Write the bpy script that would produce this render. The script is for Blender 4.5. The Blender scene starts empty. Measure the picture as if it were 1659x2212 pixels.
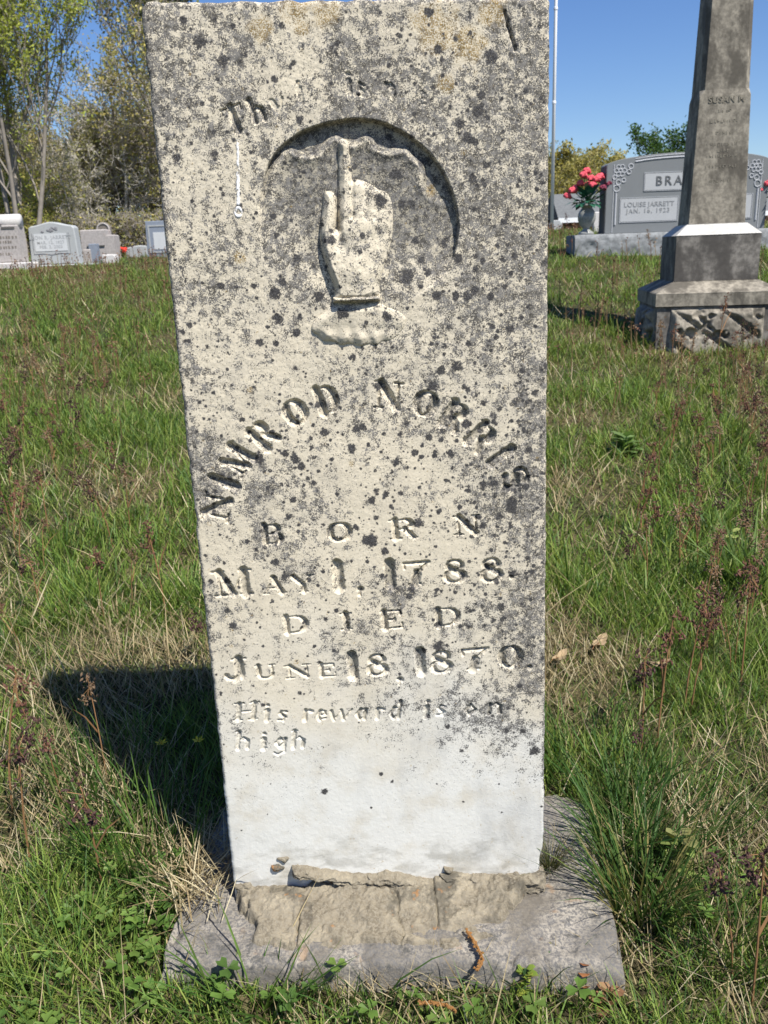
import bpy, math, random
import numpy as np
from mathutils import Vector, Matrix

# ------------------------------------------------------------------ camera, sky, sun, exposure
SC = bpy.context.scene
COL = SC.collection
EYE = 0.95
F, CX, CY = 1853.0, 829.5, 1106.0            # focal length and centre in pixels of a 1659 x 2212 picture
_d = np.array([223.0, 6154.0, 1853.0]); _d /= np.linalg.norm(_d)      # straight down, seen in the camera
_Y = np.array([0, 0, 1.0]); _Y = _Y - (_Y @ _d) * _d; _Y /= np.linalg.norm(_Y)
MC = np.array([np.cross(_Y, -_d), _Y, -_d])   # camera frame (right, down, forward) -> world

cam = bpy.data.cameras.new('camera'); camo = bpy.data.objects.new('camera', cam); COL.objects.link(camo)
_r, _u, _b = MC @ np.array([1, 0, 0]), MC @ np.array([0, -1, 0]), MC @ np.array([0, 0, -1])
camo.matrix_world = Matrix(((_r[0], _u[0], _b[0], 0), (_r[1], _u[1], _b[1], 0), (_r[2], _u[2], _b[2], EYE), (0, 0, 0, 1)))
cam.sensor_fit = 'VERTICAL'; cam.sensor_height = 24.0; cam.lens = 24.0 * F / 2212.0
cam.clip_start = 0.02; cam.clip_end = 2000
cam.dof.use_dof = True; cam.dof.focus_distance = 1.12; cam.dof.aperture_fstop = 20.1 / 1.9
SC.camera = camo

SUN = np.array([0.50, -0.57, 1.13]); SUN /= np.linalg.norm(SUN)
W = bpy.data.worlds.new('World'); SC.world = W; W.use_nodes = True
nt = W.node_tree; nt.nodes.clear()
sky = nt.nodes.new('ShaderNodeTexSky'); sky.sky_type = 'NISHITA'; sky.sun_disc = False
sky.sun_elevation = math.asin(SUN[2]); sky.sun_rotation = math.atan2(SUN[0], SUN[1])
sky.altitude = 200; sky.air_density = 1.0; sky.dust_density = 0.35; sky.ozone_density = 4.0
bg = nt.nodes.new('ShaderNodeBackground'); bg.inputs[1].default_value = 0.085
wo = nt.nodes.new('ShaderNodeOutputWorld')
hs = nt.nodes.new('ShaderNodeHueSaturation'); hs.inputs['Saturation'].default_value = 1.2; hs.inputs['Hue'].default_value = 0.512; hs.inputs['Value'].default_value = 1.0
nt.links.new(sky.outputs[0], hs.inputs['Color']); nt.links.new(hs.outputs[0], bg.inputs[0]); nt.links.new(bg.outputs[0], wo.inputs[0])
sl = bpy.data.lights.new('sun', 'SUN'); sl.energy = 5.0; sl.angle = math.radians(0.5); sl.color = (1.0, 0.955, 0.88)
so = bpy.data.objects.new('sun', sl); COL.objects.link(so)
so.rotation_euler = Vector(SUN).to_track_quat('Z', 'Y').to_euler()
SC.view_settings.view_transform = 'Standard'; SC.view_settings.look = 'None'
SC.view_settings.exposure = 0.66; SC.view_settings.gamma = 1.0
SC.cycles.max_bounces = 6; SC.cycles.transparent_max_bounces = 4

# ------------------------------------------------------------------ helpers
def ray(x, y): return MC @ np.array([(x - CX) / F, (y - CY) / F, 1.0])
def at_y(x, y, Y):                                     # point seen at (x, y) that lies Y metres ahead
    r = ray(x, y); p = r * Y / r[1]; p[2] += EYE; return p
def at_z(x, y, z):
    r = ray(x, y); p = r * (z - EYE) / r[2]; p[2] += EYE; return p

def vnoise(x, y, seed=0):
    xi, yi = np.floor(x), np.floor(y); fx, fy = x - xi, y - yi
    fx = fx * fx * (3 - 2 * fx); fy = fy * fy * (3 - 2 * fy)
    def h(a, b):
        s = np.sin(a * 127.1 + b * 311.7 + seed * 74.7) * 43758.5453
        return s - np.floor(s)
    return ((h(xi, yi) * (1 - fx) + h(xi + 1, yi) * fx) * (1 - fy) + (h(xi, yi + 1) * (1 - fx) + h(xi + 1, yi + 1) * fx) * fy)
def fbm(x, y, oct=4, seed=0, rough=0.5):
    t, a, n = 0, 1.0, 0
    for k in range(oct):
        t = t + a * vnoise(x * 2 ** k + 17.3 * k, y * 2 ** k - 9.1 * k, seed + k); n += a; a *= rough
    return t / n
def sstep(a, b, x):
    t = np.clip((x - a) / (b - a), 0, 1); return t * t * (3 - 2 * t)

def np_mesh(name, V, quads=None, tris=None, mat=None, parent=None, smooth=False, col=None, mats=None, midx=None, attrs=None):
    me = bpy.data.meshes.new(name)
    V = np.asarray(V, np.float32).reshape(-1, 3)
    q = np.zeros((0, 4), np.int32) if quads is None else np.asarray(quads, np.int32).reshape(-1, 4)
    t = np.zeros((0, 3), np.int32) if tris is None else np.asarray(tris, np.int32).reshape(-1, 3)
    me.vertices.add(len(V)); me.vertices.foreach_set('co', V.ravel())
    idx = np.concatenate([q.ravel(), t.ravel()]); me.loops.add(len(idx)); me.loops.foreach_set('vertex_index', idx)
    tot = np.concatenate([np.full(len(q), 4, np.int32), np.full(len(t), 3, np.int32)])
    me.polygons.add(len(tot)); me.polygons.foreach_set('loop_start', np.concatenate([[0], np.cumsum(tot)[:-1]]).astype(np.int32))
    me.polygons.foreach_set('loop_total', tot)
    me.polygons.foreach_set('use_smooth', np.full(len(tot), smooth, bool))
    for m in (mats or [mat]): me.materials.append(m)
    if midx is not None: me.polygons.foreach_set('material_index', np.asarray(midx, np.int32))
    for an, c in ([('Col', col)] if col is not None else []) + list((attrs or {}).items()):
        at = me.attributes.new(an, 'FLOAT_COLOR', 'POINT')
        c = np.asarray(c, np.float32)
        if c.shape[1] == 3: c = np.concatenate([c, np.ones((len(c), 1), np.float32)], 1)
        at.data.foreach_set('color', c.ravel())
    me.update(calc_edges=True); me.validate(verbose=False)
    o = bpy.data.objects.new(name, me); COL.objects.link(o)
    if parent is not None: o.parent = parent
    return o

def tag(o, label, cat, group=None, kind=None):
    o['label'] = label; o['category'] = cat
    if group: o['group'] = group
    if kind: o['kind'] = kind
    return o
def thing(name, label, cat, loc=(0, 0, 0), rz=0.0, group=None):
    o = bpy.data.objects.new(name, None); COL.objects.link(o); o.empty_display_size = 0.1
    o.location = Vector([float(v) for v in loc]); o.rotation_euler = (0, 0, rz)
    return tag(o, label, cat, group)
def dup(root, loc, rz=0.0, sc=1.0, label=None):
    c = root.copy(); COL.objects.link(c); c.location = Vector([float(v) for v in loc])
    c.rotation_euler = (0, 0, rz); c.scale = (sc, sc, sc)
    if label: c['label'] = label
    for ch in root.children:
        k = ch.copy(); COL.objects.link(k); k.parent = c
        for g in ch.children:
            e = g.copy(); COL.objects.link(e); e.parent = k
    return c

class MB:
    def __init__(s): s.v = []; s.f = []
    def add(s, V, Fs):
        n = len(s.v); s.v += [tuple(map(float, p)) for p in V]; s.f += [tuple(i + n for i in f) for f in Fs]; return s
    def loft(s, rings, cap=True):                      # rings of equal length, bottom to top
        n = len(rings[0]); V = [p for r in rings for p in r]; Fs = []
        for k in range(len(rings) - 1):
            for i in range(n):
                j = (i + 1) % n; Fs.append((k * n + i, k * n + j, (k + 1) * n + j, (k + 1) * n + i))
        if cap: Fs += [tuple(reversed(range(n))), tuple(range((len(rings) - 1) * n, len(rings) * n))]
        return s.add(V, Fs)
    def box(s, c, d, b=0.0):
        x, y, z = c; a, e, h = d[0] / 2, d[1] / 2, d[2] / 2
        def r(i, zz): return [(x - a + i, y - e + i, zz), (x + a - i, y - e + i, zz), (x + a - i, y + e - i, zz), (x - a + i, y + e - i, zz)]
        return s.loft([r(b, z - h), r(0, z - h + b), r(0, z + h - b), r(b, z + h)] if b else [r(0, z - h), r(0, z + h)])
    def outline(s, pts, y0, y1, b=0.0):                # an x-z outline given thickness along y, with a bevelled rim
        P = [np.array(p, float) for p in pts]; n = len(P); c = sum(P) / n
        def inset(i):
            out = []
            for k in range(n):
                a, m, e = P[k - 1], P[k], P[(k + 1) % n]
                d1 = (m - a) / (np.linalg.norm(m - a) + 1e-9); d2 = (e - m) / (np.linalg.norm(e - m) + 1e-9)
                nn = np.array([-(d1 + d2)[1], (d1 + d2)[0]]); nn = nn / (np.linalg.norm(nn) + 1e-9)
                out.append(m + nn * i)
            return out
        R = [[(p[0], yy, p[1]) for p in q] for q, yy in ([(inset(b), y0), (P, y0 + b), (P, y1 - b), (inset(b), y1)] if b else [(P, y0), (P, y1)])]
        return s.loft(R)
    def tube(s, pts, rad, k=6, cap=True):
        pts = [np.array(p, float) for p in pts]; R = []
        if not hasattr(rad, '__len__'): rad = [rad] * len(pts)
        ref = np.array([0.31, 0.87, 0.21])
        for i, p in enumerate(pts):
            t = pts[min(i + 1, len(pts) - 1)] - pts[max(i - 1, 0)]; t = t / (np.linalg.norm(t) + 1e-9)
            a = np.cross(t, ref); a /= np.linalg.norm(a) + 1e-9; b = np.cross(t, a)
            R.append([p + rad[i] * (a * math.cos(2 * math.pi * j / k) + b * math.sin(2 * math.pi * j / k)) for j in range(k)])
        return s.loft(R, cap)
    def lathe(s, prof, k=24, c=(0, 0)):
        return s.loft([[(c[0] + r * math.cos(2 * math.pi * j / k), c[1] + r * math.sin(2 * math.pi * j / k), z) for j in range(k)] for r, z in prof])
    def blob(s, c, r, seed=0, k=8, m=5, jit=0.15):
        rnd = random.Random(seed); R = []
        for i in range(m):
            th = math.pi * (i + 0.35) / (m - 0.3)
            R.append([(c[0] + r[0] * math.sin(th) * math.cos(2 * math.pi * j / k) * (1 + rnd.uniform(-jit, jit)),
                       c[1] + r[1] * math.sin(th) * math.sin(2 * math.pi * j / k) * (1 + rnd.uniform(-jit, jit)),
                       c[2] - r[2] * math.cos(th)) for j in range(k)])
        return s.loft(R)
    def build(s, name, mat, parent=None, smooth=False):
        me = bpy.data.meshes.new(name); me.from_pydata(s.v, [], s.f); me.materials.append(mat)
        if smooth: me.polygons.foreach_set('use_smooth', [True] * len(me.polygons))
        me.update(); o = bpy.data.objects.new(name, me); COL.objects.link(o)
        if parent is not None: o.parent = parent
        return o

def text_mesh(name, body, size, mat, parent, loc, depth=0.002, spacing=1.0, bold=0.0):
    cu = bpy.data.curves.new(name, 'FONT'); cu.body = body; cu.size = size; cu.extrude = depth; cu.offset = bold
    cu.align_x = 'CENTER'; cu.align_y = 'CENTER'; cu.space_character = spacing; cu.resolution_u = 3
    t = bpy.data.objects.new('tmp', cu); COL.objects.link(t)
    dg = bpy.context.evaluated_depsgraph_get(); me = bpy.data.meshes.new_from_object(t.evaluated_get(dg))
    bpy.data.objects.remove(t); bpy.data.curves.remove(cu)
    me.transform(Matrix.Rotation(math.pi / 2, 4, 'X')); me.transform(Matrix.Translation(loc))
    me.materials.clear(); me.materials.append(mat)
    o = bpy.data.objects.new(name, me); COL.objects.link(o); o.parent = parent
    return o

# ------------------------------------------------------------------ materials
class NB:
    def __init__(s, name, rough=0.8, spec=0.3):
        s.m = bpy.data.materials.new(name); s.m.use_nodes = True; s.t = s.m.node_tree; s.p = s.t.nodes['Principled BSDF']
        s.p.inputs['Roughness'].default_value = rough; s.p.inputs['Specular IOR Level'].default_value = spec
        s.tc = s.t.nodes.new('ShaderNodeTexCoord')
    def n(s, ty, **k):
        o = s.t.nodes.new(ty)
        for a, v in k.items(): setattr(o, a, v)
        return o
    def put(s, sock, v):
        if hasattr(v, 'is_output'): s.t.links.new(v, sock)
        else: sock.default_value = v
    def noise(s, scale, detail=4, rough=0.55, vec=None, stretch=None, out='Fac'):
        o = s.n('ShaderNodeTexNoise'); o.inputs['Scale'].default_value = scale; o.inputs['Detail'].default_value = detail; o.inputs['Roughness'].default_value = rough
        v = vec or s.tc.outputs['Object']
        if stretch:
            mp = s.n('ShaderNodeMapping'); mp.inputs['Scale'].default_value = stretch; s.t.links.new(v, mp.inputs[0]); v = mp.outputs[0]
        s.t.links.new(v, o.inputs['Vector']); return o.outputs[out]
    def voro(s, scale, feature='F1'):
        o = s.n('ShaderNodeTexVoronoi'); o.feature = feature; o.inputs['Scale'].default_value = scale
        s.t.links.new(s.tc.outputs['Object'], o.inputs['Vector']); return o.outputs['Distance']
    def math(s, op, a, b=0.0, c=0.0):
        o = s.n('ShaderNodeMath', operation=op); s.put(o.inputs[0], a); s.put(o.inputs[1], b); s.put(o.inputs[2], c); return o.outputs[0]
    def step(s, x, a, b):
        o = s.n('ShaderNodeMapRange', interpolation_type='SMOOTHSTEP')
        s.put(o.inputs['Value'], x); s.put(o.inputs['From Min'], a); s.put(o.inputs['From Max'], b); return o.outputs[0]
    def mix(s, fac, a, b):
        o = s.n('ShaderNodeMix', data_type='RGBA'); s.put(o.inputs[0], fac)
        s.put(o.inputs[6], a if hasattr(a, 'is_output') else (*a, 1)); s.put(o.inputs[7], b if hasattr(b, 'is_output') else (*b, 1)); return o.outputs[2]
    def attr(s, name):
        o = s.n('ShaderNodeAttribute'); o.attribute_name = name; return o
    def bump(s, h, strength=0.5, dist=0.002):
        o = s.n('ShaderNodeBump'); o.inputs['Strength'].default_value = strength; o.inputs['Distance'].default_value = dist
        s.put(o.inputs['Height'], h); s.t.links.new(o.outputs[0], s.p.inputs['Normal']); return s
    def color(s, c): s.put(s.p.inputs['Base Color'], c if hasattr(c, 'is_output') else (*c, 1)); return s

def granite(name, c, var=0.25, scale=220, stain=None, st_lo=0.5, st_hi=0.7, rough=0.6, bump=0.3):
    b = NB(name, rough)
    k = b.mix(b.step(b.noise(scale, 3, 0.7), 0.35, 0.65), [v * (1 - var) for v in c], [v * (1 + var) for v in c])
    k = b.mix(b.math('MULTIPLY', b.noise(9, 4), 0.5), k, [v * 0.75 for v in c])
    if stain: k = b.mix(b.math('MULTIPLY', b.step(b.noise(7, 5, 0.65, stretch=(1, 1, 0.55)), st_lo, st_hi), 0.85), k, stain)
    return b.color(k).bump(b.noise(scale * 0.7, 3, 0.7), bump, 0.002).m

def leafmat(name, trans=0.35, rough=0.5):
    b = NB(name, rough, 0.25); a = b.attr('Col'); b.color(a.outputs['Color'])
    tr = b.n('ShaderNodeBsdfTranslucent'); mx = b.n('ShaderNodeMixShader'); out = b.t.nodes['Material Output']
    g = b.n('ShaderNodeMix', data_type='RGBA', blend_type='MULTIPLY'); g.inputs[0].default_value = 1.0
    b.t.links.new(a.outputs['Color'], g.inputs[6]); g.inputs[7].default_value = (1.25, 1.3, 0.7, 1)
    b.t.links.new(g.outputs[2], tr.inputs['Color']); mx.inputs[0].default_value = trans
    b.t.links.new(b.p.outputs[0], mx.inputs[1]); b.t.links.new(tr.outputs[0], mx.inputs[2]); b.t.links.new(mx.outputs[0], out.inputs['Surface'])
    return b.m
def plain(name, c, rough=0.6, spec=0.3, var=0.2, scale=40):
    b = NB(name, rough, spec)
    return b.color(b.mix(b.noise(scale, 4), [v * (1 - var) for v in c], [v * (1 + var) for v in c])).m

M = {}
M['blade'] = leafmat('grass_blades'); M['leaf'] = leafmat('leaves', 0.4)
M['dry'] = leafmat('dry_blades', 0.2, 0.7)
M['bark'] = plain('bark', (0.27, 0.24, 0.205), 0.9, 0.1, 0.5, 6); M['bark_pale'] = plain('pale_bark', (0.42, 0.39, 0.34), 0.9, 0.1, 0.4, 6)
b = NB('soil', 0.95, 0.1)
k = b.mix(b.step(b.noise(1.7, 5, 0.6), 0.4, 0.62), (0.14, 0.115, 0.06), (0.05, 0.075, 0.022))
k = b.mix(b.step(b.noise(70, 4, 0.7), 0.35, 0.65), k, (0.028, 0.024, 0.014))
M['soil'] = b.color(k).bump(b.noise(90, 5), 0.8, 0.01).m

def slab_material():
    b = NB('weathered_marble', 0.85, 0.2); a = b.attr('Lichen')
    sp = b.n('ShaderNodeSeparateColor'); b.t.links.new(a.outputs['Color'], sp.inputs[0])
    spot, dens, orange, white = sp.outputs[0], sp.outputs[1], sp.outputs[2], a.outputs['Alpha']
    n2 = b.noise(640, 3, 0.7); drip = b.attr('Drip'); ds = b.n('ShaderNodeSeparateColor'); b.t.links.new(drip.outputs['Color'], ds.inputs[0])
    base = b.mix(white, b.mix(b.noise(210, 4, 0.7), (0.53, 0.465, 0.345), (0.68, 0.615, 0.485)), (0.62, 0.612, 0.57))
    base = b.mix(b.math('MULTIPLY', b.step(b.noise(18, 5, 0.6), 0.45, 0.72), 0.55), base, (0.48, 0.43, 0.335))
    base = b.mix(b.math('MULTIPLY', b.step(b.noise(6, 5, 0.65, stretch=(1, 1, 0.45)), 0.47, 0.68), b.math('MULTIPLY', white, 0.75)), base, (0.37, 0.37, 0.355))
    film = b.math('MULTIPLY', b.step(b.noise(34, 5, 0.65), 0.42, 0.72), b.step(dens, 0.35, 0.95))
    base = b.mix(b.math('MULTIPLY', film, 0.28), base, (0.27, 0.26, 0.245))
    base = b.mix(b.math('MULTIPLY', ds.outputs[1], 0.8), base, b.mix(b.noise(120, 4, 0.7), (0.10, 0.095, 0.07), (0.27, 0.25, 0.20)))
    clump = b.noise(85, 5, 0.72); ct = b.math('SUBTRACT', 0.665, b.math('MULTIPLY', dens, 0.34))
    c = b.step(clump, ct, b.math('ADD', ct, 0.24))
    thr = b.math('SUBTRACT', b.math('SUBTRACT', 0.66, b.math('MULTIPLY', dens, 0.075)), b.math('MULTIPLY', c, 0.20))
    sk = b.step(n2, thr, b.math('ADD', thr, 0.05))
    spk = b.mix(b.step(b.noise(150, 4, 0.7), 0.38, 0.62), (0.033, 0.032, 0.032), (0.16, 0.155, 0.15))
    base = b.mix(b.math('MULTIPLY', sk, 0.9), base, spk)
    og = b.math('MULTIPLY', orange, b.step(n2, 0.42, 0.58))
    base = b.mix(b.math('MULTIPLY', og, 0.75), base, (0.30, 0.20, 0.06))
    sp2 = b.math('MULTIPLY', spot, b.step(n2, 0.25, 0.42))
    base = b.mix(sp2, base, b.mix(b.step(n2, 0.45, 0.62), (0.028, 0.027, 0.028), (0.10, 0.097, 0.095)))
    base = b.mix(ds.outputs[0], base, (0.85, 0.85, 0.85))
    b.color(base)
    hh = b.math('ADD', b.math('MULTIPLY', b.noise(420, 4, 0.7), 0.6), b.math('MULTIPLY', sk, 0.35))
    return b.bump(hh, 0.38, 0.001).m
M['marble'] = slab_material()

def base_material():
    b = NB('grey_footing_stone', 0.85, 0.25)
    k = b.mix(b.step(b.noise(11, 5, 0.65), 0.38, 0.64), (0.19, 0.172, 0.145), (0.38, 0.343, 0.285))
    k = b.mix(b.step(b.noise(240, 4, 0.7), 0.4, 0.62), k, (0.145, 0.14, 0.135))
    k = b.mix(b.math('MULTIPLY', b.step(b.noise(23, 5, 0.6), 0.62, 0.72), 0.7), k, (0.30, 0.20, 0.12))
    k = b.mix(b.math('MULTIPLY', b.step(b.noise(38, 5, 0.7), 0.55, 0.66), 0.7), k, (0.07, 0.07, 0.065))
    k = b.mix(b.math('MULTIPLY', b.step(b.noise(7, 6, 0.7), 0.5, 0.68), 0.6), k, (0.15, 0.13, 0.10))
    return b.color(k).bump(b.noise(150, 7, 0.75), 0.9, 0.004).m
def mortar_material():
    b = NB('sandy_mortar', 0.95, 0.1)
    k = b.mix(b.step(b.noise(28, 6, 0.7), 0.36, 0.66), (0.17, 0.145, 0.105), (0.34, 0.295, 0.215))
    k = b.mix(b.step(b.noise(300, 3, 0.7), 0.42, 0.62), k, (0.26, 0.23, 0.175))
    k = b.mix(b.math('MULTIPLY', b.step(b.noise(17, 6, 0.65), 0.52, 0.66), 0.75), k, (0.085, 0.078, 0.062))
    k = b.mix(b.math('MULTIPLY', b.step(b.noise(33, 3, 0.6), 0.64, 0.72), 0.8), k, (0.36, 0.19, 0.08))
    return b.color(k).bump(b.noise(170, 6, 0.75), 0.9, 0.004).m
M['footing'] = base_material(); M['mortar'] = mortar_material()

# ------------------------------------------------------------------ ground
_gy = [-6, 0, 1.0, 4.4, 7.5, 10.5, 14, 25, 40, 70, 400]
_gr = [-1.25, -1.08, -0.955, -0.545, -0.045, 0.12, 0.245, 0.37, 0.42, 0.45, 0.45]
_gl = [-1.25, -1.08, -0.955, -0.545, -0.17, 0.0, 0.11, 0.13, 0.13, 0.1, 0.1]
def ground_z(x, y):
    x = np.asarray(x, float); y = np.asarray(y, float); s = sstep(-4.0, 2.2, x); z = 0
    for o, w in ((-0.8, 1), (-0.4, 2), (0, 3), (0.4, 2), (0.8, 1)):
        q = o * np.clip(y / 5, 0.05, 3)
        z = z + w * (np.interp(y + q, _gy, _gr) * s + np.interp(y + q, _gy, _gl) * (1 - s))
    z = z / 9 + EYE
    far = np.clip(y / 6, 0.3, 1.6)
    return z + (fbm(x * 2.1, y * 2.1, 3, 5) - 0.5) * 0.05 * far + (fbm(x * 11, y * 11, 2, 9) - 0.5) * 0.018

def make_ground():
    ys = np.concatenate([np.arange(-4, 0.4, 0.3), np.arange(0.4, 3.5, 0.045), 3.5 * 1.025 ** np.arange(0, 200)])
    ys = ys[ys < 420]; ts = np.concatenate([-np.geomspace(300, 2.2, 40), np.arange(-2.15, 2.16, 0.045), np.geomspace(2.2, 300, 40)])
    X, Yg = np.meshgrid(ts, ys); Xs = np.where(np.abs(X) <= 2.2, X * np.clip(Yg / 2.5, 1, 9), X * np.where(np.abs(X) > 33, 1, np.clip(Yg / 2.5, 1, 9)))
    Z = ground_z(Xs, Yg); n, m = X.shape; i = np.arange(n * m).reshape(n, m)
    q = np.stack([i[:-1, :-1], i[:-1, 1:], i[1:, 1:], i[1:, :-1]], -1).reshape(-1, 4)
    o = np_mesh('ground', np.stack([Xs, Yg, Z], -1).reshape(-1, 3), q, mat=M['soil'], smooth=True); o['kind'] = 'structure'
make_ground()

# ------------------------------------------------------------------ the near headstone
OR = np.array([-0.01476, 1.06565, EYE - 0.9072])
UU = np.array([0.99983235, 0.01765587, 0.00485113]); VV = np.array([-0.00513819, 0.0162499, 0.99985476]); NN = np.cross(UU, VV)
def loc2(x, y):                                        # picture position -> metres on the stone's face
    r = ray(x, y); k = ((OR - [0, 0, EYE]) @ NN) / (r @ NN); p = r * k + [0, 0, EYE] - OR
    return np.array([p @ UU, p @ VV])
def locs(pts): return np.array([loc2(*p) for p in pts])

TL, TR, BL, BR = loc2(301, 3), loc2(1189, -7), loc2(509, 1958), loc2(1175, 1935)
NS, NT = 620, 1580
S, T = np.meshgrid(np.linspace(0, 1, NS), np.linspace(0, 1, NT))
Le = BL[None, None] * (1 - T[..., None]) + TL[None, None] * T[..., None]
Re = BR[None, None] * (1 - T[..., None]) + TR[None, None] * T[..., None]
bb = T * 1.2
def corner(d, r): q = np.clip(r - d, 0, r); return r - np.sqrt(np.maximum(r * r - q * q, 0))
dt = (1 - T) * 1.18; db = T * 1.2
insL = corner(dt, 0.012) + (fbm(bb * 90, bb * 0 + 3, 4, 21, 0.6) - 0.5) * 0.0022 + 0.001 * sstep(0.62, 0.75, fbm(bb * 25, bb * 0 + 9, 3, 22))
insR = corner(dt, 0.006) + (fbm(bb * 90, bb * 0 + 7, 4, 23, 0.6) - 0.5) * 0.0022 + 0.006 * np.exp(-((db - 0.055) / 0.03) ** 2) + 0.012 * sstep(0.05, 0.02, db)
Le[..., 0] += insL; Re[..., 0] -= insR
G = Le * (1 - S[..., None]) + Re * S[..., None]
A, B = G[..., 0].copy(), G[..., 1].copy()
topn = (fbm(A * 60, A * 0 + 2, 4, 31, 0.6) - 0.5) * 0.0045
B = B + topn * sstep(1.10, 1.18, B)
wid = Re[..., 0] - Le[..., 0]
dedge = np.minimum(np.minimum(S * wid, (1 - S) * wid), np.minimum(dt, 1.0))

Hh = np.zeros_like(A)
def window(c, r):
    i0, i1 = np.searchsorted(B[:, NS // 2], [c[1] - r[1] - 0.01, c[1] + r[1] + 0.01]); row = A[min(max((i0 + i1) // 2, 0), NT - 1)]
    j0, j1 = np.searchsorted(row, [c[0] - r[0] - 0.02, c[0] + r[0] + 0.02]); return slice(max(i0, 0), i1), slice(max(j0, 0), j1)
def segd(a, b, P, Q):
    ax, ay = P; bx, by = Q; dx, dy = bx - ax, by - ay; L = dx * dx + dy * dy + 1e-12
    t = np.clip(((a - ax) * dx + (b - ay) * dy) / L, 0, 1); return np.hypot(a - ax - t * dx, b - ay - t * dy)
def poly_sdf(a, b, P):                                 # positive inside
    d = np.full(a.shape, 9.0); ins = np.zeros(a.shape, bool); n = len(P)
    for i in range(n):
        p, q = P[i], P[(i + 1) % n]; d = np.minimum(d, segd(a, b, p, q))
        if p[1] != q[1]:
            c = ((p[1] > b) != (q[1] > b)) & (a < (q[0] - p[0]) * (b - p[1]) / (q[1] - p[1]) + p[0]); ins ^= c
    return np.where(ins, d, -d)
def smooth_poly(P, it=2):
    P = np.asarray(P, float)
    for _ in range(it):
        Q = np.roll(P, -1, 0); P = np.stack([0.75 * P + 0.25 * Q, 0.25 * P + 0.75 * Q], 1).reshape(-1, 2)
    return P

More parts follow.
